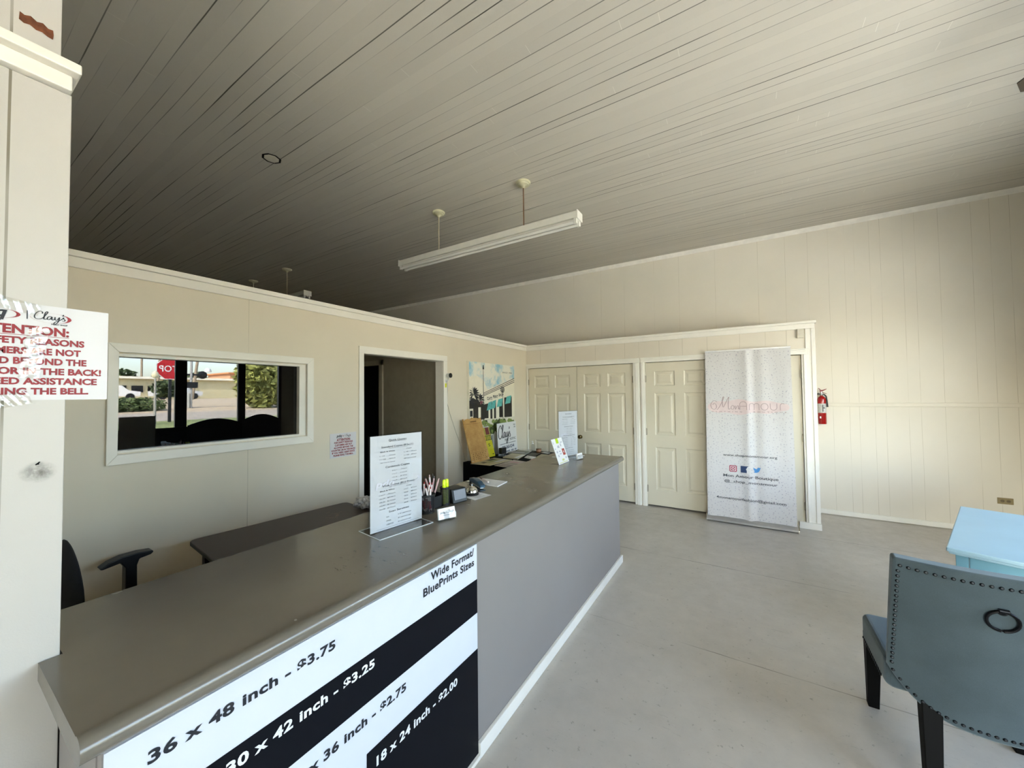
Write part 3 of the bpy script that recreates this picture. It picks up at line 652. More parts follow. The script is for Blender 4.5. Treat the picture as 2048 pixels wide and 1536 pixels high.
t = thing('flyer_holder', 'leaning white flyer with a lime patch and a red patch on the counter', 'flyer', (-1.36, 3.035, ZT), 0)
up = Vector((-.075, 0, .208)).normalized(); fr = frame((-1.357, 2.930, ZT+.002), (0,1,0), up)
FW, FH = .215, .222
build('sheet', MB().prism([(0,0),(FW,0),(FW,FH),(0,FH)], fr, .001), m_white, t)
build('lime_patch', MB().flat([(.36*FW,.80*FH),(.60*FW,.80*FH),(.60*FW,1.0*FH),(.36*FW,1.0*FH)], fr, .0016), M('b5d31c', .5, name='lime_ink'), t)
build('red_patch', MB().flat([(.66*FW,.30*FH),(.90*FW,.30*FH),(.90*FW,.56*FH),(.66*FW,.56*FH)], fr, .0016).flat([(.75*FW,.39*FH),(.81*FW,.39*FH),(.81*FW,.47*FH),(.75*FW,.47*FH)], fr, .002, 1), [M('9c3a2c', .5, name='brick_red_ink'), m_white], t)
b = MB()
rg = random.Random(9)
for i, (x, y, w_, h_) in enumerate(((.06,.80,.06,.1),(.08,.58,.08,.06),(.14,.44,.12,.08),(.18,.28,.1,.09),(.34,.62,.2,.1),(.36,.46,.16,.05),(.38,.36,.16,.05),(.64,.66,.1,.12),(.70,.80,.22,.04),(.76,.16,.14,.07))):
    b.flat([(x*FW,y*FH),((x+w_)*FW,y*FH),((x+w_*.9)*FW,(y+h_)*FH),((x+.01)*FW,(y+h_*.9)*FH)], fr, .0016, 2)
b.flat([(.42*FW,.10*FH),(.62*FW,.10*FH),(.62*FW,.18*FH),(.42*FW,.18*FH)], fr, .0016, 3).flat([(.12*FW,.035*FH),(.88*FW,.035*FH),(.88*FW,.06*FH),(.12*FW,.06*FH)], fr, .0016, 3)
build('print', b, [M('b5d31c', .5, name='lime_ink'), M('9c3a2c', .5, name='brick_red_ink'), M('a9abb4', .5, name='pale_print'), M('c6c878', .5, name='olive_print'), m_white], t)
build('back_prop', MB().hexa([(-1.45,2.96,ZT),(-1.36,2.96,ZT),(-1.36,3.13,ZT),(-1.45,3.13,ZT),(-1.45,2.96,ZT+.003),(-1.362,2.96,ZT+.003),(-1.362,3.13,ZT+.003),(-1.45,3.13,ZT+.003)]), m_acrylic, t)

def card_holder(label, c, rz):
    t = thing('card_holder', label, 'card holder', c, rz, 'business card holders on the counter')
    up = Vector((-.012,0,.052)).normalized(); fr = frame((.012,-.044,.006), (0,1,0), up)
    build('holder', MB().box((-.03,-.049,0),(.028,.049,.004)).prism([(-.004,-.002),(.092,-.002),(.092,.024),(.082,.031),(.006,.031),(-.004,.024)], fr, .0135, back=.0115).prism([(-.004,-.002),(.092,-.002),(.092,.05),(-.004,.05)], fr, -.004, back=-.006), m_acrylic, t, world=False, bevel=.001)
    build('card_stack', MB().prism([(0,0),(.088,0),(.088,.05),(0,.05)], fr, .0105, back=-.003), m_white, t, world=False)
    b = MB(); b.text('pdq', fr, .008, .026, w=.027, h=.010, bold=.03, shear=.2, lift=.011); b.flat([(.039,.026),(.0405,.026),(.0405,.037),(.039,.037)], fr, .011)
    clays(b, fr, .045, .026, .036, .024, .0016, 0, .011); swoosh(b, fr, .063, .031, .018, .008, .003, 1, .0108); b.flat([(.02,.016),(.07,.016),(.07,.0175),(.02,.0175)], fr, .011)
    build('lettering', b, [M('31343f', .5, name='navy_ink'), m_red], t, world=False); return t
card_holder('near acrylic holder of white business cards before the pen cup', (-1.262, 1.404, ZT), R(-21))
card_holder('far acrylic business card holder by the counter end', (-1.325, 3.285, ZT), R(-10))

# mesh desk organiser
def wire_mat():
    k = N('black_wire_mesh'); co, xyz = k.xyz(); k.b.inputs['Base Color'].default_value = (.012,.012,.014,1); k.b.inputs['Roughness'].default_value = .5
    a = k.math('FRACT', k.math('MULTIPLY', k.math('ADD', xyz[0], xyz[1]), 300)); c_ = k.math('FRACT', k.math('MULTIPLY', xyz[2], 300))
    hole = k.math('MULTIPLY', k.math('GREATER_THAN', a, .42), k.math('GREATER_THAN', c_, .42))
    tr = k.n('ShaderNodeBsdfTransparent'); mx = k.n('ShaderNodeMixShader'); k.l(hole, mx.inputs[0]); k.l(k.b.outputs[0], mx.inputs[1]); k.l(tr.outputs[0], mx.inputs[2]); k.l(mx.outputs[0], k.t.nodes['Material Output'].inputs[0]); return k.mat
m_wire = wire_mat()
t = thing('desk_organizer', 'black wire mesh desk organizer holding pens and highlighters', 'organizer', (-1.43, 1.50, ZT))
OA, OB, OC = (-1.425, 1.437), (-1.47, 1.525), (-1.425, 1.583)
def cup(c, r, h):
    build('cup', MB().lathe([(r*.96,.004),(r,h)], (*c, ZT), 28), m_wire, t)
    build('cup_rim', MB().lathe([(r-.003,h-.006),(r+.002,h-.006),(r+.003,h-.002),(r+.002,h+.001),(r-.002,h+.001),(r-.003,h-.006)], (*c, ZT), 28), m_black, t); build('cup_base', MB().lathe([(0,.0003),(r*.98,.0003),(r*.98,.006),(0,.006)], (*c, ZT), 28), m_black, t)
cup(OA, .046, .092); cup(OC, .026, .098)
build('box_compartment', MB().box((-1.515,1.487,ZT),(-1.420,1.489,ZT+.075)).box((-1.515,1.550,ZT),(-1.420,1.552,ZT+.075)).box((-1.517,1.487,ZT),(-1.515,1.552,ZT+.11)).box((-1.422,1.487,ZT),(-1.420,1.552,ZT+.062)).box((-1.517,1.487,ZT),(-1.42,1.552,ZT+.004)).box((-1.50,1.47,ZT+.04),(-1.46,1.49,ZT+.06)), m_black, t)
m_penr = M('a01822', .3, name='red_pen'); m_penw = M('e2d8d6', .3, name='white_pen'); m_penp = M('c9a5a4', .3, name='pale_pink_pen'); m_penk = M('17171a', .3, name='black_pen')
def pen(label, c, tip, top, mats, group, r=.0048):
    a = Vector((c[0]+tip[0], c[1]+tip[1], ZT+.008)); b = Vector((c[0]+top[0], c[1]+top[1], ZT+top[2])); d = b-a
    t = thing('pen', label, 'pen', a, 0, group)
    build('barrel', MB().tube([a+d*.10, a+d*.42], r, 10).tube([a, a+d*.10], [r*.35, r], 10, m=1), [mats[0], mats[1]], t)
    build('upper_barrel', MB().tube([a+d*.42, a+d*.92], r*1.02, 10), mats[1], t)
    build('click_button', MB().tube([a+d*.92, a+d], r*.55, 8), mats[0], t)
PG = 'red and white pens in the mesh cup'
for lab, tip, top in (('white topped pen leaning left at the cup rim', (.014,-.02), (-.004,-.038,.148)), ('red and white pen leaning right at the cup centre', (-.004,-.012), (.012,.016,.150)),
    ('red and white pen standing at the back of the mesh cup', (-.02,.0), (-.018,.006,.153)), ('red and white pen leaning furthest right in the mesh cup', (.01,-.008), (.004,.042,.143)), ('white pen crossing toward the left front of the mesh cup', (.028,.012), (.02,-.026,.140)), ('short white tipped pen at the front of the mesh cup', (.030,-.006), (.030,.004,.132))):
    pen(lab, OA, tip, top, (m_penr, m_penw), PG)
PG2 = 'pale pens in the organizer box'
for lab, tip, top, mm in (('pale pink pen leaning left in the organizer box', (.0,.02), (-.018,-.034,.166), (m_penk, m_penp)), ('pale pen standing tall in the organizer box', (.01,-.012), (-.004,-.012,.172), (m_penp, m_penw)),
    ('pale pink pen crossing right in the organizer box', (.012,-.02), (.0,.02,.160), (m_penk, m_penp)), ('black pen leaning left behind the highlighters', (.006,.028), (-.008,.016,.172), (m_penk, m_penk)), ('pink pen slanting toward the highlighters', (.02,-.028), (.026,.030,.148), (m_penp, m_penp))):
    pen(lab, OB, tip, top, mm, PG2)
m_hi = M('d8f01a', .35, name='yellow_highlighter_plastic'); m_hi2 = M('a8b820', .35, name='dim_yellow_barrel')
for lab, dy in (('yellow highlighter on the left in the narrow mesh cup', -.011), ('yellow highlighter on the right in the narrow mesh cup', .011)):
    x, y = OC[0]+.004, OC[1]+dy; t = thing('highlighter', lab, 'highlighter', (x, y, ZT+.007), 0, 'yellow highlighters in the narrow cup')
    build('barrel', MB().lathe([(.006,.007),(.0085,.012),(.0085,.10),(.007,.104)], (x,y,ZT), 14), m_hi2, t); build('cap', MB().lathe([(.0098,.097),(.0102,.10),(.0098,.135),(.007,.140),(0,.140)], (x,y,ZT), 14), m_hi, t)
t = thing('payment_terminal', 'small black box with a grey sloped front beside the highlighters', 'card reader', (-1.43, 1.672, ZT+.0005), R(-13))
build('body', MB().hexa([(-.05,-.05,0),(.052,-.05,0),(.052,.05,0),(-.05,.05,0),(-.05,-.05,.075),(.036,-.05,.075),(.036,.05,.075),(-.05,.05,.075)]), m_black, t, world=False, bevel=.004)
fr = frame((.0495,-.04,.018), (0,1,0), Vector((-.016,0,.075)))
build('front_panel', MB().prism([(0,0),(.08,0),(.08,.052),(0,.052)], fr, .002), M('6f7078', .4, name='grey_screen'), t, world=False)

t = thing('notice_paper', 'white paper sheet lying under the call bell', 'paper', (-1.39, 1.81, ZT)); 
build('sheet', MB().hexa([(-1.334,1.735,ZT+.0005),(-1.316,1.872,ZT+.0005),(-1.455,1.892,ZT+.0005),(-1.47,1.757,ZT+.0005),(-1.334,1.735,ZT+.0012),(-1.316,1.872,ZT+.0012),(-1.455,1.892,ZT+.0012),(-1.47,1.757,ZT+.0012)]), m_white, t)
fr = frame((-1.33,1.75,ZT), (.018,.137,0), (-.137,.02,0))
b = MB()
for i in range(7): b.flat([(.015,.015+.014*i),(.115-(i % 3)*.02,.015+.014*i),(.115-(i % 3)*.02,.018+.014*i),(.015,.018+.014*i)], fr, .0016)
build('print', b, m_grey, t)
t = thing('call_bell', 'chrome call bell on a black base on the counter', 'bell', (-1.425, 1.822, ZT+.0015))
build('base', MB().lathe([(.0,.0),(.042,.0),(.043,.006),(.038,.012),(.020,.016),(0,.016)], (0,0,0), 28), m_black, t, world=False)
build('dome', MB().lathe([(.036,.015),(.0365,.019),(.034,.030),(.027,.041),(.015,.049),(.005,.051),(0,.051)], (0,0,0), 32), m_chrome, t, world=False)
build('button', MB().lathe([(.003,.050),(.003,.059),(.0065,.060),(.0065,.063),(.003,.065),(0,.065)], (0,0,0), 14), m_chrome, t, world=False)
t = thing('note_pad', 'white notepad lying behind the stapler on the counter', 'notepad', (-1.52, 2.12, ZT))
pz = ZT+.0006
build('pad', MB().hexa([(-1.655,2.062,pz),(-1.393,2.053,pz),(-1.411,2.200,pz),(-1.648,2.192,pz),(-1.655,2.062,pz+.006),(-1.393,2.053,pz+.006),(-1.411,2.200,pz+.006),(-1.648,2.192,pz+.006)]), m_white, t)
fr = frame((-1.41,2.07,pz), (-.02,.13,0), (-.25,.0,0)); b = MB()
for i in range(8): b.flat([(.012,.02+.022*i),(.108,.02+.022*i),(.108,.022+.022*i),(.012,.022+.022*i)], fr, .0066)
build('print', b, m_lgrey, t)
t = thing('pen', 'white and brown pen lying across the white notepad', 'pen', (-1.54, 2.12, pz+.011))
build('barrel', MB().tube([(-1.50,2.10,pz+.0115),(-1.585,2.15,pz+.0125)], .0048, 10), m_penw, t); build('cap', MB().tube([(-1.585,2.15,pz+.0125),(-1.625,2.174,pz+.013)], .0052, 10), M('6a4a44', .4, name='brown_pen_cap'), t)
# stapler
t = thing('stapler', 'dark blue stapler lying beside the call bell', 'stapler', (-1.505, 1.975, ZT), R(-30))
m_blue = M('1f4258', .35, name='navy_plastic')
fr = frame((0,0,0), (1,0,0), (0,0,1))
build('base', MB().prism([(-.085,.0),(.10,.0),(.10,.007),(.06,.010),(-.06,.012),(-.085,.010)], fr, .019, back=-.019), M('14262f', .4, name='dark_stapler_base'), t, world=False, bevel=.002)
build('arm', MB().prism([(-.09,.026),(-.085,.050),(-.03,.058),(.05,.052),(.098,.036),(.103,.022),(.09,.018),(.0,.030)], fr, .018, back=-.018), m_blue, t, world=False, bevel=.005)
build('magazine', MB().box((-.08,-.012,.014),(.088,.012,.026)), m_steel, t, world=False)
build('hinge_block', MB().box((-.09,-.014,.006),(-.065,.014,.04)), m_black, t, world=False)

# ------------------------------------------------------------------ corner table with brochures
TZ = .722
t = thing('corner_table', 'black cloth covered corner table by the double doors', 'table', (-2.6, 4.5, 0))
m_cloth = M('09090a', .9, name='black_tablecloth', spec=.15, var=.2, scale=8)
build('tablecloth', MB().box((-3.165,3.868,.03),(-1.95,3.88,TZ)).box((-3.165,3.868,TZ-.004),(-1.95,5.16,TZ)).box((-1.962,3.868,.03),(-1.95,5.16,TZ)).box((-3.165,5.148,.03),(-1.95,5.16,TZ)), m_cloth, t, bevel=.008)
for x, y in ((-3.10,3.94),(-2.02,3.94),(-3.10,5.08),(-2.02,5.08)): build('leg', MB().tube([(x,y,0),(x,y,TZ-.006)], .018, 10), m_black, t)
def slabq(name, label, cat, q, h, mats, z=TZ+.0008, group=None, decor=None):
    a = [(x, y, z) for x, y in q]; b = [(x, y, z+h) for x, y in q]
    t = thing(name, label, cat, (sum(p[0] for p in q)/4, sum(p[1] for p in q)/4, z), 0, group)
    build('cover' if h > .002 else 'sheet', MB().hexa(a+b), mats[0], t)
    if decor:
        o = Vector((*q[0], z+h)); u = Vector((*q[1], z+h))-o; v = Vector((*q[3], z+h))-o; mb = MB()
        for (x0,y0,x1,y1,m) in decor: mb.add([o+u*x0+v*y0+Vector((0,0,.0008)), o+u*x1+v*y0+Vector((0,0,.0008)), o+u*x1+v*y1+Vector((0,0,.0008)), o+u*x0+v*y1+Vector((0,0,.0008))], [(0,1,2,3)], m)
        build('print', mb, mats[1:], t)
    return t
SG = 'brochures and swatch books on the corner table'
c_tan = M('b9b090', .5, name='olive_card'); c_pink = M('b98a8e', .5, name='dusty_pink_card'); c_beige = M('a9a184', .5, name='khaki_card'); c_grn = M('8f9468', .5, name='sage_print')
slabq('magazine', 'glossy magazine overhanging the table edge under the brown plaque', 'magazine', [(-2.99,3.80),(-2.70,3.82),(-2.667,4.278),(-2.97,4.30)], .006, [c_tan, m_ink, c_grn, m_lgrey], group=SG, decor=[(.1,.55,.35,.85,0),(.4,.3,.6,.8,1),(.62,.45,.8,.9,2),(.3,.15,.5,.3,0)])
slabq('brochure_sheet', 'striped pinkish brochure sheet at the near table edge', 'brochure', [(-2.655,3.845),(-2.40,3.815),(-2.415,4.255),(-2.65,4.30)], .004, [M('b5a9a0', .5, name='mauve_card'), M('8a7c70', .5, name='taupe_print'), c_pink], group=SG, decor=[(.1,.06,.9,.16,0),(.1,.24,.8,.32,0),(.12,.45,.85,.52,0),(.1,.62,.7,.74,1)])
slabq('swatch_book', 'dusty pink swatch book nearest the leaning flyer', 'swatch book', [(-2.405,4.277),(-2.06,4.26),(-2.10,4.44),(-2.445,4.49)], .016, [c_pink, c_beige], group=SG, decor=[(0,.8,.9,1,0)])
slabq('swatch_book', 'khaki swatch book behind the pink one', 'swatch book', [(-2.469,4.589),(-2.20,4.60),(-2.24,4.84),(-2.52,4.848)], .014, [c_beige, c_tan], group=SG, decor=[(.7,.2,.98,.8,0)])
slabq('card_sheet', 'small white card with black text between swatch books', 'card', [(-2.611,4.513),(-2.474,4.462),(-2.488,4.625),(-2.647,4.658)], .010, [m_white, m_ink], group=SG, decor=[(.15,.3,.6,.4,0),(.15,.55,.5,.62,0)])
slabq('card_sheet', 'white card lying on the black sheet at the table back', 'card', [(-2.63,5.03),(-2.50,5.00),(-2.49,5.07),(-2.61,5.10)], .003, [m_white, m_lgrey], group=SG, decor=[(.2,.3,.8,.5,0)])
slabq('swatch_book', 'olive swatch book lying left of the white card', 'swatch book', [(-2.875,4.375),(-2.63,4.365),(-2.707,4.69),(-2.925,4.70)], .016, [c_tan, c_beige, m_white], group=SG, decor=[(.05,.1,.6,.5,0),(.75,.0,1,.95,1)])
slabq('swatch_book', 'grey swatch book at the foot of the white yard sign', 'swatch book', [(-3.02,4.74),(-2.73,4.735),(-2.76,4.93),(-3.03,4.93)], .018, [M('8e8c80', .5, name='grey_card'), m_lgrey, m_ink], group=SG, decor=[(.1,.2,.9,.4,0),(.05,.6,.85,.7,1)])
slabq('swatch_book', 'pale striped swatch book at the table back corner', 'swatch book', [(-3.0,4.955),(-2.78,4.945),(-2.82,5.13),(-3.02,5.13)], .018, [M('b4b1a4', .5, name='stone_card'), m_ink, m_white], group=SG, decor=[(.05,.1,.9,.2,0),(.05,.4,.9,.75,1)])
slabq('sample_sheet', 'black sample sheet in the middle of the corner table', 'sheet', [(-2.69,4.71),(-2.54,4.70),(-2.60,4.98),(-2.75,4.98)], .003, [m_black], group=SG)
t = thing('amber_jar', 'amber jar on the black sheet before the double doors', 'jar', (-2.675, 5.055, TZ+.001))
build('jar', MB().lathe([(0,0),(.036,0),(.040,.005),(.040,.052),(.036,.058),(0,.058)], (-2.675,5.055,TZ+.001), 20), M('6e4526', .15, name='amber_glass', coat=.5), t); build('label', MB().lathe([(.0405,.018),(.0405,.040)], (-2.675,5.055,TZ+.001), 20), M('a07050', .4, name='tan_label'), t)
t = thing('pump_bottle', 'clear pump bottle beside the amber jar', 'bottle', (-2.80, 5.10, TZ+.001))
build('bottle', MB().lathe([(0,0),(.028,0),(.030,.005),(.030,.09),(.014,.108),(.012,.115)], (-2.80,5.10,TZ+.001), 18), m_acrylic, t); build('pump', MB().lathe([(.014,.113),(.014,.128),(.005,.13),(.005,.152),(0,.152)], (-2.80,5.10,TZ+.001), 12).box((-2.806,5.07,TZ+.150),(-2.794,5.105,TZ+.158)), m_white, t)
t = thing('display_cube', 'small black cube in a clear stand before the yard sign', 'box', (-2.985, 4.53, TZ+.001))
build('cube', MB().box((-3.01,4.48,TZ+.03),(-2.96,4.60,TZ+.115)), m_black, t, bevel=.003); build('stand', MB().box((-3.03,4.46,TZ+.001),(-2.94,4.62,TZ+.028)), m_acrylic, t)
# leaning plaque
t = thing('menu_plaque', 'tall brown parchment plaque leaning on the wall', 'plaque', (-2.99, 3.97, TZ+.008))
fr = frame((-2.962,3.80,TZ+.009), (0,1,0), Vector((-.14,-.012,.56))); PW, PHt = .385, .575
mp_ = N('parchment_print'); k = mp_; co, _ = k.xyz(); a = lin('b98a46'); k.l(k.mix(k.ramp(k.noise(co, 8, 6, .7), .3, .7), lin('a8783a'), lin('cda565')), k.b.inputs['Base Color']); k.b.inputs['Roughness'].default_value = .45
n_ = 12; topq = [(PW*(1-i/n_), PHt*(1 - .02*abs(math.sin(i*2.1)) + (.02 if 3 < i < 7 else 0))) for i in range(n_+1)]
build('board', MB().prism([(0,0),(PW,0)]+topq, fr, 0, back=-.012), mp_.mat, t)
b = MB(); b.flat([(PW*.36,PHt*.905),(PW*.70,PHt*.91),(PW*.70,PHt*.935),(PW*.36,PHt*.93)], fr, .0008)
b.flat([(PW*.1,PHt*.87),(PW*.9,PHt*.87),(PW*.9,PHt*.876),(PW*.1,PHt*.876)], fr, .0008).flat([(PW*.05,PHt*.22),(PW*.95,PHt*.22),(PW*.95,PHt*.224),(PW*.05,PHt*.224)], fr, .0008)
rg = random.Random(12)
for i in range(26):
    y = PHt*(.84-.0232*i)
    x = PW*.1
    while x < PW*.88:
        l = rg.uniform(.008,.03); b.flat([(x,y),(min(x+l,PW*.9),y),(min(x+l,PW*.9),y+.003),(x,y+.003)], fr, .0008, 1); x += l+.006
for r_ in range(4):
    x = PW*.12
    while x < PW*.85:
        l = rg.uniform(.01,.03); y = PHt*(.175-.04*r_); b.flat([(x,y),(x+l,y+.004),(x+l*.8,y+.012),(x+.002,y+.009)], fr, .0008); x += l+rg.uniform(.012,.03)
build('print', b, [M('6e4a1e', .6, name='brown_ink'), M('a98245', .6, name='faded_ink')], t)
for x, y in ((.02,.02),(PW-.02,.02),(.02,PHt-.02)): build('pin', MB().lathe([(0,.009),(.006,.007),(.008,.001),(.0,.0)], fr(x,y,.0), 12), m_white, t)
t = thing('yellow_flyer', 'bright yellow flyer in a clear holder beside the brown plaque', 'flyer', (-3.06, 4.36, TZ+.001))
fr = frame((-3.06,4.255,TZ+.004), Vector((0,1,0)), Vector((-.05,0,.43)))
sk = lambda a, b_, h=0: fr(a-.09*b_/.43, b_, h)
build('sheet', MB().prism([(0,0),(.205,0),(.205,.43),(0,.43)], sk, .001), M('f2e31c', .45, name='yellow_print', var=.02), t)
b = MB().flat([(.0,.31),(.205,.31),(.205,.43),(.0,.43)], sk, .0018, 0).flat([(.10,.315),(.185,.315),(.185,.42),(.10,.42)], sk, .0024, 1).flat([(0,.235),(.205,.235),(.205,.305),(0,.305)], sk, .0018, 2)
for i in range(5): b.flat([(.02+.036*i,.24),(.04+.036*i,.245),(.05+.036*i,.30),(.03+.036*i,.295)], sk, .0024, 3)
for x, y in ((.10,.175),(.105,.15),(.15,.03)): b.flat([(x,y),(x+.035,y),(x+.035,y+.012),(x,y+.012)], sk, .0018, 2)
b.flat([(0,.418),(.205,.418),(.205,.43),(0,.43)], sk, .0026, 4)
build('print', b, [M('c8b84a', .5, name='ochre_photo', var=.3, scale=60), M('7e1f26', .5, name='maroon_print'), M('3a3a18', .5, name='dark_olive_print'), M('f2e31c', .5, name='yellow_mark'), m_white], t)
build('holder', MB().prism([(-.006,-.003),(.211,-.003),(.211,.436),(-.006,.436)], sk, .0045, back=.0035), m_acrylic, t)
# yard sign
t = thing('yard_sign', 'white yard sign with script lettering and a phone number', 'sign', (-3.05, 4.83, TZ+.001))
u = Vector((-.055,.60,0)).normalized(); fr = frame((-3.035,4.505,TZ+.002), u, Vector((-.03,0,.45))); SW, SH = .625, .455
build('panel', MB().prism([(0,0),(SW,0),(SW,SH),(0,SH)], fr, .004), m_white, t)
b = MB(); L = .0046
clays(b, fr, .05*SW, .50*SH, .62*SW, .75*SH*1.0, .022, 0, L)
b.text('PRINT   SHOP INC.', fr, .34*SW, .395*SH, w=.60*SW, h=.085*SH, bold=.01, lift=L)
b.flat([(.10*SW,.31*SH),(.92*SW,.31*SH),(.92*SW,.325*SH),(.10*SW,.325*SH)], fr, L)
b.text('228-868-8244', fr, .20*SW, .145*SH, w=.62*SW, h=.115*SH, bold=.02, lift=L, m=1)
b.text('SINCE', fr, .84*SW, .87*SH, w=.12*SW, h=.05*SH, bold=.01, lift=L); b.text('1985', fr, .86*SW, .79*SH, w=.09*SW, h=.05*SH, bold=.01, lift=L)
for x, w_ in ((.25,.06),(.36,.22),(.64,.14),(.83,.10)): b.flat([(x*SW,.03*SH),((x+w_)*SW,.03*SH),((x+w_)*SW,.085*SH),(x*SW,.085*SH)], fr, L, 2)
build('lettering', b, [m_ink, M('2b3350', .5, name='navy_digits'), m_grey], t)
# canvas print of the shop front
def cloud_mat():
    k = N('printed_sky'); co, _ = k.xyz(); k.b.inputs['Roughness'].default_value = .5
    k.l(k.mix(k.ramp(k.noise(co, 4, 6, .65), .36, .54), lin('8fc0cf'), lin('e6e2d2')), k.b.inputs['Base Color']); return k.mat
t = thing('canvas_print', 'tall canvas print of a shop with teal awnings on the wall', 'picture', (XL+.02, 4.54, TZ))
CY0, CY1, CZ0, CZ1 = 3.962, 5.112, TZ+.002, 2.050
build('canvas', MB().box((XL+.001, CY0, CZ0), (XL+.041, CY1, CZ1)), M('dcd8c8', .5, name='canvas_white'), t)
fr0 = frame((XL+.041, CY0, CZ0), (0,1,0), (0,0,1)); CW, CH = CY1-CY0, CZ1-CZ0
F = lambda a, b_, h=0: fr0(a*CW, b_*CH, h)
b = MB(); q = lambda pts, m, h=.0008: b.flat([(min(1,max(0,x)), min(1,max(0,y))) for x, y in pts], F, h, m)
q([(0,.40),(1,.40),(1,1),(0,1)], 0)                       # sky
q([(0,.62),(.28,.55),(.45,.60),(.30,.80),(.15,.86),(0,.84)], 1, .0012)
q([(.28,.34),(1,.34),(1,.855),(.28,.695)], 1, .0014)       # building face
for dz in (0,.022,.042): q([(.28,.680-dz*.7),(1,.855-dz),(1,.847-dz),(.28,.674-dz*.7)], 2, .0018)
for (x0,x1,zt,zb) in ((.26,.38,.555,.41),(.42,.465,.565,.40),(.50,.545,.575,.40),(.62,.70,.60,.405),(.74,.93,.625,.40)): q([(x0,zb),(x1,zb-.002),(x1,zt+.012),(x0,zt)], 3, .0018)
for (x0,x1,zt) in ((.36,.44,.575),(.45,.53,.588),(.58,.69,.605),(.78,.90,.635)): q([(x0+.02,zt),(x1+.02,zt+.015),(x1-.01,zt-.075),(x0-.02,zt-.085)], 4, .0024)
rg = random.Random(8)
for i, ch in enumerate("CLAY'S PRINT SHOP".split(' ')): b.text(ch, lambda a, c_, h: F(a/CW+0, c_/CH, h), (.35+.13*i)*CW, (.605+.018*i)*CH, w=.11*CW, h=.032*CH, bold=.03, lift=.0024, m=2)
b.text('SINCE 1985', lambda a, c_, h: F(a/CW, c_/CH, h), .70*CW, .905*CH, w=.24*CW, h=.016*CH, lift=.0024, m=2)
for cx_, cz_, n_, l_ in ((.09,.66,13,.12),(.20,.60,11,.11),(.03,.58,9,.1)):
    for i in range(n_):
        a = R(-40+260*i/n_); q([(cx_,cz_),(cx_+l_*.5*math.cos(a)-.012*math.sin(a),cz_+l_*.5*math.sin(a)+.01),(cx_+l_*math.cos(a),cz_+l_*math.sin(a)*.8-.01),(cx_+l_*.5*math.cos(a)+.012*math.sin(a),cz_+l_*.5*math.sin(a)-.008)], 2, .002)
q([(0,.40),(.30,.40),(.28,.56),(.10,.62),(0,.60)], 5, .0016); q([(.0,.42),(.07,.42),(.07,.52),(.0,.52)], 1, .0028); q([(.01,.44),(.06,.44),(.06,.50),(.01,.50)], 2, .0030); q([(.17,.42),(.22,.42),(.22,.53),(.17,.53)], 1, .0028)
q([(.27,.36),(.285,.36),(.280,.93),(.274,.93)], 2, .0032); q([(.262,.93),(.294,.93),(.285,.975),(.272,.975)], 2, .0032); q([(.70,.37),(.712,.37),(.708,.72),(.702,.72)], 2, .0032)
for k_ in range(10):
    a = R(36*k_); q([(.70,.715),(.70+.05*math.cos(a),.715+.035*math.sin(a)),(.70+.055*math.cos(a+.4),.715+.04*math.sin(a+.4))], 2, .0030)
for k_ in range(12): q([(.23+rg.uniform(-.03,.04),.575+rg.uniform(-.02,.02)) for _ in range(3)], 6, .0034)
q([(0,.28),(1,.28),(1,.40),(0,.40)], 7, .0016)
for k_ in range(150):
    x, y = rg.uniform(.02,.98), rg.uniform(.22,.37); r_ = rg.uniform(.02,.05); a0 = rg.uniform(0,6); q([(x+r_*math.cos(a0+i*1.257), y+r_*.6*math.sin(a0+i*1.257)) for i in range(5)], 8 if rg.random() < .5 else 9, .0018+k_*.00002)
q([(0,0),(1,0),(1,.24),(0,.24)], 10, .0011); q([(.22,0),(.40,0),(.42,.22),(.20,.22)], 1, .0052); q([(.40,.0),(.47,.0),(.47,.22),(.42,.22)], 11, .0052)
build('print', b, [cloud_mat(), M('e9e1cb', .5, name='cream_print', var=.03), m_ink, M('1c1813', .5, name='shop_glass_print', var=.4, scale=20), M('5fb5ae', .5, name='teal_print', var=.2, scale=30), M('241d16', .5, name='palm_shade_print', var=.5, scale=30), M('b56f7c', .5, name='pink_flower_print'), M('d9d4c2', .5, name='pavement_print'), M('3d4a24', .5, name='dark_green_print', var=.4, scale=50), M('7f8f4a', .5, name='light_green_print', var=.4, scale=50), M('c9c5b8', .5, name='grey_pavement_print'), M('8b8a85', .5, name='planter_shade_print')], t)
# little security camera with its cord
t = thing('security_camera', 'small white security camera with a black lens on the door casing', 'camera', (XL+.016, 3.53, 1.80))
build('mount', MB().lathe([(0,.0),(.022,.0),(.02,.006),(.008,.01),(.008,.03)], (XL+.017,3.535,1.775), 14, axis='x').tube([(XL+.045,3.535,1.775),(XL+.055,3.54,1.80),(XL+.055,3.545,1.83)], .006, 8), m_white, t)
build('body', MB().lathe([(0,-.03),(.026,-.028),(.03,-.01),(.03,.02)], (XL+.06,3.545,1.842), 18, axis='x'), m_white, t); build('lens', MB().lathe([(.03,.02),(.029,.026),(.02,.03),(0,.03)], (XL+.06,3.545,1.842), 18, axis='x'), m_blackgloss, t)
build('cord', MB().tube([(XL+.03,3.535,1.775),(XL+.02,3.560,1.70),(XL+.006,3.568,1.50),(XL+.006,3.60,1.40),(XL+.006,3.72,1.14),(XL+.006,3.85,.90),(XL+.006,3.90,.74)], .0028, 6), M('b9b4a6', .5, name='white_cord'), t)
tag(build('yellow_tag', MB().box((XL+.0165,3.515,1.695),(XL+.018,3.545,1.745)), M('cfd02c', .5, name='yellow_tag')), 'tiny yellow sticker under the camera on the door casing', 'sticker')

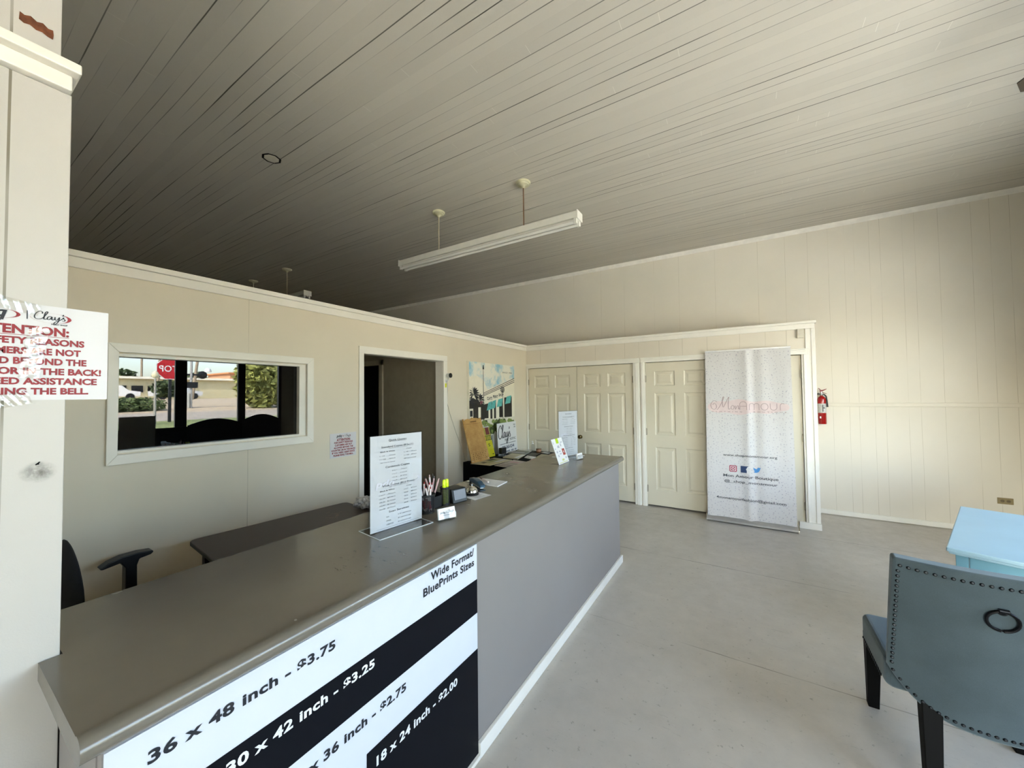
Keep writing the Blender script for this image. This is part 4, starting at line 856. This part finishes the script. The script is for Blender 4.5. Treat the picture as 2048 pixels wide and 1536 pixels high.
# ------------------------------------------------------------------ desk, office chair and bag behind the counter
t = thing('office_desk', 'dark brown desk with rounded corners behind the counter', 'desk', (-2.60, 1.43, 0), R(-5.2))
m_desk = M('3f332d', .55, name='dark_brown_laminate', var=.08, scale=3)
def rrect(x0, y0, x1, y1, r, n=6):
    o = []
    for cx, cy, a0 in ((x1-r,y1-r,0),(x0+r,y1-r,90),(x0+r,y0+r,180),(x1-r,y0+r,270)):
        for i in range(n+1): a = R(a0+90*i/n); o.append((cx+r*math.cos(a), cy+r*math.sin(a)))
    return o
fr = frame((0,0,0), (1,0,0), (0,1,0))
build('desktop', MB().prism(rrect(-.30,-.52,.36,.50,.045), fr, .72, back=.695), [m_desk], t, world=False, bevel=.003)
build('edge_band', MB().prism(rrect(-.302,-.522,.362,.502,.046), fr, .7165, back=.6985), m_black, t, world=False)
for x, y in ((-.22,-.44),(.28,-.44),(-.22,.42),(.28,.42)): build('leg', MB().box((x-.025,y-.025,0),(x+.025,y+.025,.695)), m_black, t, world=False)
build('frame_rail', MB().box((-.22,-.45,.63),(.28,-.41,.69)).box((-.22,.40,.63),(.28,.44,.69)), m_black, t, world=False)
sx = MB(); frd = frame((0,0,.7202), (1,0,0), (0,1,0)); rg = random.Random(2)
for _ in range(14):
    x, y = -.03+rg.gauss(0,.03), .26+rg.gauss(0,.04); sx.flat([(x,y),(x+.004,y+rg.uniform(.01,.04)),(x+.009,y+rg.uniform(.01,.03)),(x+.006,y)], frd, .0004)
build('scratches', sx, M('7e675c', .8, name='pale_scratch'), t, world=False)
t = thing('office_chair', 'black office chair with a T shaped armrest behind the counter', 'chair', (-2.70, .60, 0))
def oval(u, v):
    a = 2*math.pi*u; r = v; x = .235*r*math.cos(a)*(1-.12*math.sin(a)); z = .29*r*math.sin(a)
    return (x, z)
bk = MB()
bk.grid(lambda u, v: (-2.70+oval(u, math.sin(v*math.pi/2))[0], .405-.06*math.cos(v*math.pi/2)+.16*(oval(u,math.sin(v*math.pi/2))[0])**2*2, .72+oval(u, math.sin(v*math.pi/2))[1]*.78), 32, 8)
bk.grid(lambda u, v: (-2.70+oval(u, math.sin(v*math.pi/2))[0], .405+.03*math.cos(v*math.pi/2)+.16*(oval(u,math.sin(v*math.pi/2))[0])**2*2, .72+oval(u, math.sin(v*math.pi/2))[1]*.78), 32, 8, flip=True)
m_mesh = M('0b1016', .8, name='black_chair_fabric', var=.3, scale=120)
build('backrest', bk, m_mesh, t)
build('back_support', MB().tube([(-2.70,.36,.60),(-2.70,.38,.48),(-2.70,.52,.42)], .03, 10), m_black, t)
build('seat', MB().prism(rrect(-2.95,.38,-2.45,.84,.12), frame((0,0,0),(1,0,0),(0,1,0)), .47, back=.40), m_mesh, t, bevel=.02, seg=3)
for sx_ in (-1, 1):
    x = -2.70+.29*sx_
    fr = frame((x,0,0), (0,1,0), (0,0,1))
    build('armrest', MB().prism([(.565,.685),(.575,.678),(.645,.690),(.665,.655),(.665,.44),(.715,.44),(.712,.655),(.722,.688),(.77,.695),(.782,.706),(.778,.716),(.72,.724),(.65,.722),(.60,.708)], fr, .035, back=-.035), m_black, t, bevel=.008)
    build('arm_bracket', MB().box((x-.02 if sx_ < 0 else x-.08, .665, .40), (x+.08 if sx_ < 0 else x+.02, .715, .44)), m_black, t)
build('gas_column', MB().tube([(-2.70,.60,.10),(-2.70,.60,.40)], .03, 12), m_black, t)
for i in range(5):
    a = R(72*i+10); e = (-2.70+.29*math.cos(a), .60+.29*math.sin(a)); build('base_arm', MB().tube([(-2.70,.60,.11),(e[0],e[1],.075)], [.03,.018], 8), m_black, t); build('caster', MB().lathe([(0,-.02),(.028,-.02),(.028,.02),(0,.02)], (e[0],e[1],.028), 14, axis='x'), m_black, t)
build('paper_tag', MB().box((-2.60,.338,.70),(-2.57,.3395,.84)), M('d8dccf', .6, name='care_paper'), t)
rg = random.Random(21); bg_ = MB()
def crump(u, v):
    a = 2*math.pi*u; b_ = math.pi*v; r = 1+.22*math.sin(5*a+3*b_)*math.sin(b_)+.14*math.sin(11*a-7*b_)*math.sin(b_)
    return (-2.56+.085*r*math.sin(b_)*math.cos(a), 1.93+.075*r*math.sin(b_)*math.sin(a), .764+.042*r*math.cos(b_))
bg_.grid(crump, 40, 16)
tag(build('crumpled_bag', bg_, M('b8b6b4', .35, name='crumpled_grey_plastic', var=.3, scale=40, bump=.5, bscale=60)), 'crumpled grey plastic bag at the far end of the brown desk', 'bag')

# ------------------------------------------------------------------ banner stand
t = thing('banner_stand', 'white roll-up banner with grey dots and pink logo before the doors', 'banner', (.01, 5.39, 0))
BX0, BX1, BZ0, BZ1 = -.442, .462, .052, 2.125; BW, BH = BX1-BX0, BZ1-BZ0
def wave(a, b_):   # gentle vertical ripples in the hanging cloth
    s_ = a/BW; return .009*math.exp(-((s_-.50)/.04)**2) - .006*math.exp(-((s_-.585)/.04)**2) + .004*math.exp(-((s_-.68)/.05)**2) + .003*math.sin(s_*13+1)+.0015*math.sin(s_*27+b_*.7)
slope = .16
Fb = lambda a, b_, h=0: Vector((BX0+a, 5.365+slope*b_/BH*1.0-h-wave(a, b_)*.9, BZ0+b_))
def dots_mat():
    k = N('dotted_banner_cloth'); co, xyz = k.xyz(); k.b.inputs['Roughness'].default_value = .5
    cm = k.n('ShaderNodeCombineXYZ'); k.l(xyz[0], cm.inputs[0]); k.l(xyz[2], cm.inputs[1])
    v = k.n('ShaderNodeTexVoronoi'); v.voronoi_dimensions = '2D'; v.inputs['Scale'].default_value = 30; k.l(cm.outputs[0], v.inputs['Vector'])
    hs = k.n('ShaderNodeSeparateColor'); k.l(v.outputs['Color'], hs.inputs[0])
    d = k.math('LESS_THAN', v.outputs['Distance'], k.math('ADD', .08, k.math('MULTIPLY', hs.outputs[0], .11)))
    k.l(k.mix(d, lin('d0cdcb'), k.mix(hs.outputs[1], lin('a3a2aa'), lin('c2babd'))), k.b.inputs['Base Color']); return k.mat
g = MB().grid(lambda u, v: Fb(u*BW, v*BH), 90, 24, flip=False); g.grid(lambda u, v: Fb(u*BW, v*BH, -.001), 90, 24, flip=True)
build('cloth', g, dots_mat(), t)
b = MB()
zb = 1.36
def smear(u, v):
    s_ = math.sin(math.pi*min(1, max(0, u)))**.35; return Fb(BW*(.02+.95*u), zb+(.085+.012*math.sin(u*19))*(v-.5)*2*s_*(1+.1*math.sin(u*7)), .0012)
build('blush_patch', MB().grid(smear, 60, 4), M('d8c5c3', .5, name='blush_smear', var=.06, scale=12), t)
S = lambda pts, x, y, kx, ky, wd, m=1: b.stroke(pts, Fb, x, y, kx, ky, wd, m, .003, 8)
mz = zb-.035
S([(.30,.62),(.18,.72),(.04,.62),(-.04,.36),(.02,.1),(.16,.02),(.27,.16),(.25,.4),(.14,.5),(.07,.38)], .065, mz, .20, .16, .008)
S([(.34,-.02),(.44,.12),(.60,.5),(.74,.95),(.70,1.0),(.66,.7),(.70,.2),(.86,.6),(1.02,1.0),(.98,.5),(1.0,.05),(1.10,.12)], .055, mz, .20, .16, .008)
S([(1.20,.34),(1.13,.22),(1.17,.04),(1.27,.08),(1.29,.28),(1.20,.34),(1.32,.26)], .055, mz, .20, .16, .007)
S([(1.36,.32),(1.37,.04),(1.45,.28),(1.52,.32),(1.53,.06),(1.62,.2)], .055, mz, .20, .16, .007)
xx = .375
def arc(cx, cy, rx, ry, a0, a1, n=14): return [(cx+rx*math.cos(R(a0+(a1-a0)*i/n)), cy+ry*math.sin(R(a0+(a1-a0)*i/n))) for i in range(n+1)]
U = lambda pts, wd=.0055: b.stroke(pts, Fb, 0, mz, 1, 1, wd, 1, .003, 2, 0)
U([(xx,0),(xx,.06)]+arc(xx+.036,.066,.036,.036,180,0)+[(xx+.072,0)]); U([(xx,.045),(xx+.072,.045)])
U([(xx+.10,0),(xx+.10,.05)]+arc(xx+.125,.055,.025,.025,180,0)+[(xx+.15,.0)]); U([(xx+.15,.05)]+arc(xx+.175,.055,.025,.025,180,0)+[(xx+.20,.0)])
U(arc(xx+.255,.04,.036,.04,0,360,24)); U([(xx+.312,.08),(xx+.312,.035)]+arc(xx+.345,.034,.033,.034,180,360)+[(xx+.378,.08)]); U([(xx+.41,0),(xx+.41,.05)]+arc(xx+.435,.05,.025,.03,180,50))
b.text('CLOTHING   BOUTIQUE', Fb, .065, mz-.03, w=.78, h=.012, bold=.03, lift=.003, m=1, sp=2.2)
m_rose = M('a08b8b', .4, name='rose_grey_ink'); m_dgi = M('3c3f46', .5, name='dark_grey_ink')
for v_ in range(len(b.m)): b.m[v_] = 0
build('logo_lettering', b, m_rose, t)
tx = lambda s_, x0, x1, z, h: build('lettering', MB().text(s_, Fb, x0-BX0, z-BZ0, w=x1-x0, h=h, bold=.012, lift=.003), m_dgi, t)
tx('www.shopmonamour.org', -.26, .297, .805, .028); tx('Mon Amour Boutique', -.262, .302, .552, .034); tx('@_shop_monamour', -.252, .292, .487, .030); tx('4monamourfashion@gmail.com', -.342, .368, .280, .031)
IC = [M('a2364e', .5, name='magenta_icon', var=.3, scale=30), m_white, M('1f3a63', .5, name='navy_icon'), M('3f86c4', .5, name='sky_blue_icon')]; b = MB()
def icon(poly, m, lift): b.add([Fb(x-BX0, z-BZ0, lift) for x, z in poly], [tuple(range(len(poly)))], m-3)
rr = lambda cx, cz, s_, r_: [(cx+x, cz+z) for x, z in rrect(-s_, -s_, s_, s_, r_, 4)]
cz = .655
icon(rr(-.155,cz,.040,.014), 3, .003); icon(rr(-.155,cz,.030,.010), 4, .0036); icon(rr(-.155,cz,.024,.008), 3, .0042)
icon([(-.155+.016*math.cos(R(a)), cz+.016*math.sin(R(a))) for a in range(0,360,20)], 4, .0046); icon([(-.155+.010*math.cos(R(a)), cz+.010*math.sin(R(a))) for a in range(0,360,20)], 3, .005); build('social_icon', b, IC, t); b = MB()
icon(rr(-.035,cz,.040,.003), 5, .003); b.text('f', Fb, -.018-BX0, cz-.040-BZ0, w=.038, h=.075, bold=.05, lift=.0045, m=1); build('social_icon', b, IC, t); b = MB()
bird = [(.040,-.02),(.052,-.012),(.038,.002),(.044,.002),(.034,.016),(.040,.016),(.034,.032),(.055,.018),(.074,.013),(.076,.026),(.088,.034),(.100,.031),(.110,.034),(.106,.026),(.113,.022),(.105,.018),(.100,-.002),(.088,-.020),(.068,-.030),(.050,-.030)]
icon([(.02+x, cz+z) for x, z in bird], 6, .003)
build('social_icon', b, IC, t)
build('top_rail', MB().box((BX0-.002, 5.365+slope-.012, BZ1-.008), (BX1+.002, 5.365+slope+.006, BZ1+.012)), M('dcdcdc', .3, .6, name='bright_aluminium'), t, bevel=.003)
frb = frame((0,0,0), (0,1,0), (0,0,1))
bs = MB(); pr = [(5.315,.012),(5.44,.012),(5.44,.055),(5.40,.070),(5.365,.062),(5.325,.030)]
bs.add([(BX0-.012, y, z) for y, z in pr]+[(BX1+.008, y, z) for y, z in pr], [tuple(range(5,-1,-1)), tuple(range(6,12))]+[(i,(i+1)%6,6+(i+1)%6,6+i) for i in range(6)])
build('base', bs, m_alu, t)
for x in (BX0-.018, BX1+.008):
    e = MB(); pe = [(5.308,.0),(5.448,.0),(5.448,.060),(5.402,.078),(5.362,.070),(5.312,.034)]; e.add([(x, y, z) for y, z in pe]+[(x+.010, y, z) for y, z in pe], [tuple(range(5,-1,-1)), tuple(range(6,12))]+[(i,(i+1)%6,6+(i+1)%6,6+i) for i in range(6)]); build('end_cap', e, m_chrome, t)
build('pole', MB().tube([(.01,5.405,.06),(.01,5.365+slope+.016,BZ1)], .008, 8), m_alu, t)

# ------------------------------------------------------------------ far wall: extinguisher and outlet
t = thing('fire_extinguisher', 'red fire extinguisher with a white label hanging on the far wall', 'fire extinguisher', (.838, YF-.055, 1.175))
ex, ey, ez = .838, YF-.058, 1.172; m_exr = M('a3100f', .22, name='extinguisher_red', var=.03, coat=.4)
build('cylinder', MB().lathe([(0,.0),(.040,.0),(.044,.006),(.044,.315),(.040,.338),(.028,.352),(.014,.360),(.014,.372),(0,.372)], (ex,ey,ez), 28), m_exr, t)
build('label', MB().lathe([(.0446,.145),(.0446,.265)], (ex,ey,ez), 28), M('c9c7c2', .4, name='label_white', var=.25, scale=90), t)
fr = frame((ex, ey-.0452, ez), (1,0,0), (0,0,1))
build('label_print', MB().flat([(.0,.16),(.008,.16),(.008,.25),(.0,.25)], fr, .0004).flat([(.012,.20),(.02,.20),(.02,.22),(.012,.22)], fr, .0004), m_ink, t); build('sticker', MB().flat([(-.030,.075),(-.016,.075),(-.016,.10),(-.030,.10)], fr, .004), m_white, t)
build('valve', MB().lathe([(.012,.37),(.016,.376),(.016,.395),(.010,.40),(.010,.42),(0,.42)], (ex,ey,ez), 14).tube([(ex-.03,ey,ez+.385),(ex+.025,ey,ez+.385)], .008, 10), m_steel, t)
frx = frame((ex, ey, ez), (1,0,0), (0,0,1))
build('handle', MB().prism([(-.012,.405),(.02,.402),(.052,.388),(.050,.395),(.015,.412),(-.012,.415)], frx, .009, back=-.009), M('7d1514', .35, name='dark_red_handle'), t)
build('lever', MB().prism([(-.035,.47),(-.020,.462),(-.004,.440),(.02,.445),(.055,.458),(.05,.448),(.012,.425),(-.008,.415),(-.02,.425),(-.012,.44),(-.03,.462)], frx, .009, back=-.009), M('7d1514', .35, name='dark_red_handle'), t)
build('gauge', MB().lathe([(0,-.014),(.013,-.014),(.013,0),(0,0)], (ex-.032,ey-.008,ez+.39), 16, axis='y'), m_black, t)
build('hose', MB().tube([(ex+.025,ey-.004,ez+.385),(ex+.045,ey-.01,ez+.36),(ex+.052,ey-.012,ez+.30),(ex+.055,ey-.012,ez+.22)], [.008,.008,.008,.011], 10), m_black, t)
build('wall_bracket', MB().box((ex-.012,ey+.044,ez+.10),(ex+.012,YF-.0005,ez+.36)), m_black, t)
t = thing('wall_outlet', 'tan wall outlet near the floor on the far wall', 'outlet', (2.38, YF-.004, .375))
build('cover_plate', MB().box((2.322,YF-.006,.342),(2.438,YF-.0005,.410)), M('8d7c56', .5, name='tan_outlet_plate'), t, bevel=.002)
for x in (2.358, 2.402): build('socket', MB().lathe([(0,-.009),(.016,-.009),(.016,-.004),(0,-.004)], (x,YF,.376), 16, axis='y').box((x-.006,YF-.0096,.372),(x-.004,YF-.0088,.382),1).box((x+.004,YF-.0096,.372),(x+.006,YF-.0088,.382),1), [M('6e5e40', .5, name='brown_socket'), m_dark], t)

# ------------------------------------------------------------------ pale blue table and velvet chair
t = thing('blue_table', 'pale blue painted table in front of the far wall', 'table', (.889, 2.946, 0), R(-20.6))
m_bt = M('a9c9d6', .45, name='pale_blue_paint', var=.03, scale=4); 
m_bt2 = M('74a3b2', .45, name='blue_apron_paint', var=.05, scale=4)
TW, TD, TH = .66, 1.155, .76
build('tabletop', MB().box((0,0,TH-.022),(TW,TD,TH)).box((.008,.008,TH-.034),(TW-.008,TD-.008,TH-.022)), [m_bt], t, world=False, bevel=.005)
for x, y in ((.03,.03),(TW-.075,.03),(.03,TD-.075),(TW-.075,TD-.075)): build('leg', MB().hexa([(x+.008,y+.008,0),(x+.037,y+.008,0),(x+.037,y+.037,0),(x+.008,y+.037,0),(x,y,TH-.034),(x+.045,y,TH-.034),(x+.045,y+.045,TH-.034),(x,y+.045,TH-.034)]), m_bt2, t, world=False, bevel=.002)
build('apron', MB().box((.036,.08,TH-.155),(.056,TD-.08,TH-.034)).box((TW-.056,.08,TH-.155),(TW-.036,TD-.08,TH-.034)).box((.08,TD-.056,TH-.155),(TW-.08,TD-.036,TH-.034)), m_bt2, t, world=False)
dr = build('drawer', MB().box((.078,.034,TH-.150),(TW-.078,.056,TH-.040)), m_bt2, t, world=False, bevel=.003)
build('drawer_knob', MB().lathe([(0,-.03),(.012,-.029),(.016,-.022),(.010,-.012),(.006,.0)], (TW/2-.02,.034,TH-.095), 16, axis='y'), m_white, dr, world=False)
m_vel = N('grey_blue_velvet'); k = m_vel; co, _ = k.xyz(); k.b.inputs['Roughness'].default_value = .85; k.b.inputs['Sheen Weight'].default_value = .35; k.b.inputs['Sheen Tint'].default_value = (.7,.8,.85,1)
f = k.math('ADD', k.math('MULTIPLY', k.noise(co, 6, 4), .7), k.math('MULTIPLY', k.noise(co, 350, 2), .3))
k.l(k.mix(k.ramp(f, .35, .65), lin('303d41'), lin('3e4b50')), k.b.inputs['Base Color']); k.bump(k.noise(co, 500, 2), .15, .001); m_vel = m_vel.mat
t = thing('upholstered_chair', 'grey blue velvet chair with nailhead trim and a ring pull', 'chair', (.75, 2.36, 0))
SX = .282
def back_pt(s_, v, w_):
    zb_ = .298 + .165*abs(s_)**3.4; zt_ = .952; z = zb_+(zt_-zb_)*v
    yc = 1.988+(.952-z)*.23; ye = 2.036+(.952-z)*.29

    return Vector((.752+SX*s_*(1-.02*w_), yc+(ye-yc)*s_*s_ + w_*(.022+.042*v**.6), z))
bk = MB(); nu, nv = 24, 22
bk.grid(lambda u, v: back_pt(2*u-1, v, 0), nu, nv); bk.grid(lambda u, v: back_pt(2*u-1, v, 1), nu, nv, flip=True)
bk.grid(lambda u, v: back_pt(2*u-1, 1, v), nu, 1); bk.grid(lambda u, v: back_pt(2*u-1, 0, v), nu, 1, flip=True)
bk.grid(lambda u, v: back_pt(-1, v, u), 1, nv, flip=True); bk.grid(lambda u, v: back_pt(1, v, u), 1, nv)
build('backrest', bk, m_vel, t, weld=True, bevel=.010, seg=3, sharp=75)
st_ = MB().prism(rrect(.478, 2.225, 1.026, 2.625, .035, 6), frame((0,0,0),(1,0,0),(0,1,0)), .462, back=.335)
build('seat', st_, m_vel, t, bevel=.022, seg=4)
for lab, (tx_, ty), (fx, fy) in (('a', (.512,2.592), (.512,2.622)), ('b', (.992,2.592), (.992,2.622)), ('c', (.597,2.190), (.570,2.085)), ('d', (.907,2.190), (.934,2.085))):
    a, b_ = .030, .021
    build('leg', MB().hexa([(fx-b_,fy-b_,0),(fx+b_,fy-b_,0),(fx+b_,fy+b_,0),(fx-b_,fy+b_,0),(tx_-a,ty-a,.37),(tx_+a,ty-a,.37),(tx_+a,ty+a,.37),(tx_-a,ty+a,.37)]), M('0a0908', .55, name='black_wood', spec=.06), t, bevel=.003)
m_nail = M('14171a', .38, .55, name='dark_nickel', spec=.3); nl = MB()
def nail(p, nrm):
    nrm = Vector(nrm).normalized(); a = nrm.orthogonal().normalized(); b_ = nrm.cross(a); vs = []; pr = [(.0066,0),(.0058,.0024),(.0034,.0042)]
    for r_, h_ in pr:
        for i in range(10): q_ = 2*math.pi*i/10; vs.append(p + (a*math.cos(q_)+b_*math.sin(q_))*r_ + nrm*h_)
    nl.add(vs, [(i*10+j, i*10+(j+1) % 10, (i+1)*10+(j+1) % 10, (i+1)*10+j) for i in range(2) for j in range(10)]+[tuple(range(20,30))], 0, True)
def row(pts):
    global nl
    nl = MB()
    for p_, n_ in pts: nail(p_, n_)
    build('nailhead_row', nl, m_nail, t)
row([(back_pt(-.93+1.86*i/24, .945, 0), (0,-1,.2)) for i in range(25)]); row([(back_pt(-.93+1.86*i/26, .04, 0), (0,-1,.2)) for i in range(27)])
for sgn in (-1, 1):
    row([(back_pt(.945*sgn, .05+.89*i/21, 0), (0,-1,.25)) for i in range(1, 21)]); row([(Vector((.752+sgn*.275, 2.285+.021*i, .352)), (sgn,0,0)) for i in range(15)])
rc = Vector((.738, 2.018, .800)); m_ring = M('141416', .3, .8, name='black_iron')
rp = build('ring_mount', MB().lathe([(0,-.016),(.008,-.015),(.014,-.009),(.016,0)], (rc.x, 2.026, rc.z+.028), 16, axis='y').tube([(rc.x-.012,2.008,rc.z+.034),(rc.x+.012,2.008,rc.z+.034)], .007, 10), m_ring, t)
rgm = MB()
ctr = [(rc.x+.038*math.cos(R(a)), 2.012+.23*.038*(1-math.sin(R(a)))*.8, rc.z-.006+.036*math.sin(R(a))) for a in range(0, 361, 12)]
rgm.tube(ctr, .0052, 10, caps=False); build('pull_ring', rgm, m_ring, rp)

# ------------------------------------------------------------------ ceiling fixtures
m_fix = M('e4e1d6', .35, name='white_enamel', var=.03); m_tube = M('e8e6de', .25, name='frosted_tube', var=.01); m_can = M('c9c4a2', .35, name='cream_canopy', var=.1)
def fixture(label, x0, x1, y, stems):
    t = thing('fluorescent_light', label, 'light', ((x0+x1)/2, y, ZC), 0, 'hanging fluorescent lights')
    build('housing', MB().add([(x,y+dy,z) for x in (x0,x1) for dy, z in ((-.06,3.245),(-.06,3.305),(-.05,3.312),(.05,3.312),(.06,3.305),(.06,3.245),(.02,3.250),(.012,3.222),(-.012,3.222),(-.02,3.250))],
        [tuple(range(9,-1,-1)), tuple(range(10,20))]+[(i,(i+1)%10,10+(i+1)%10,10+i) for i in range(10)]), m_fix, t)
    for xe, d in ((x0,-1),(x1,1)): build('end_plate', MB().box((xe-.002*d, y-.064, 3.235),(xe+.012*d, y+.064, 3.316)), m_fix, t, bevel=.003)
    for dy in (-.038, .038):
        build('tube', MB().tube([(x0+.035, y+dy, 3.213),(x1-.035, y+dy, 3.213)], .0165, 14), m_tube, t)
        for xe, d in ((x0,1),(x1,-1)): build('lamp_holder', MB().box((xe+.004*d, y+dy-.014, 3.195),(xe+.034*d, y+dy+.014, 3.248)), m_fix, t, bevel=.003)
    for x in stems:
        build('canopy', MB().lathe([(0,-.062),(.013,-.06),(.018,-.045),(.030,-.036),(.055,-.030),(.060,-.022),(.070,-.020),(.074,-.010),(.074,0)], (x,y,ZC), 28), m_can, t)
        build('stem', MB().tube([(x,y,3.31),(x,y,ZC-.055)], .0065, 10), M('b9ad92' if x < -2.5 else '7d5c40', .4, name='stem_paint'), t)
    return t
fixture('long hanging fluorescent light above the counter, tubes unlit', -3.69, -1.30, YF-3.03, (-3.069, -1.90))
fixture('hanging fluorescent light mostly hidden beyond the left partition', -8.40, -6.00, 3.41, (-7.80, -6.62))
t = thing('ceiling_patch', 'round blank cover plate on the boarded ceiling', 'cover plate', (-3.641, 1.733, ZC))
build('plate', MB().lathe([(0,-.004),(.058,-.004),(.062,-.002),(.062,0)], (-3.641,1.733,ZC-.001), 8), M('d6cfbd', .5, name='plate_paint'), t); build('dark_rim', MB().lathe([(.058,-.001),(.080,-.001)], (-3.641,1.733,ZC), 8), M('2a2217', .9, name='plate_gap'), t)
t = thing('ceiling_fan', 'dark ceiling fan at the right edge, only a blade tip showing', 'fan', (1.98, 3.25, ZC))
fc = Vector((1.98, 3.25, 3.43)); m_fan = M('3a3226', .5, name='dark_fan_blade')
build('motor', MB().lathe([(0,-.09),(.06,-.085),(.10,-.04),(.105,.03),(.06,.07),(.02,.08),(0,.08)], fc, 24).tube([fc+Vector((0,0,.07)), (1.98,3.25,ZC)], .014, 10).lathe([(0,-.06),(.02,-.06),(.06,-.02),(.065,0)], (1.98,3.25,ZC), 20), M('4a4030', .4, .5, name='fan_motor'), t)
a0 = math.atan2(3.54-3.25, 1.46-1.98)
for i in range(5):
    a = a0+2*math.pi*i/5; d = Vector((math.cos(a), math.sin(a), 0)); e = Vector((-math.sin(a), math.cos(a), 0)); Lb = .60
    P_ = [fc+d*.17-e*.045, fc+d*.28-e*.062, fc+d*(Lb-.03)-e*.066, fc+d*Lb-e*.045, fc+d*Lb+e*.045, fc+d*(Lb-.03)+e*.066, fc+d*.28+e*.062, fc+d*.17+e*.045]
    tl = [Vector((0,0,.012*((p-fc).dot(e)/.066))) for p in P_]
    build('blade', MB().add([p+q_ for p, q_ in zip(P_, tl)]+[p+q_+Vector((0,0,.007)) for p, q_ in zip(P_, tl)], [tuple(range(7,-1,-1)), tuple(range(8,16))]+[(i_,(i_+1)%8,8+(i_+1)%8,8+i_) for i_ in range(8)]), m_fan, t)
    build('blade_arm', MB().tube([fc+d*.09, fc+d*.20], .011, 8), M('4a4030', .4, .5, name='fan_motor'), t)
t = None
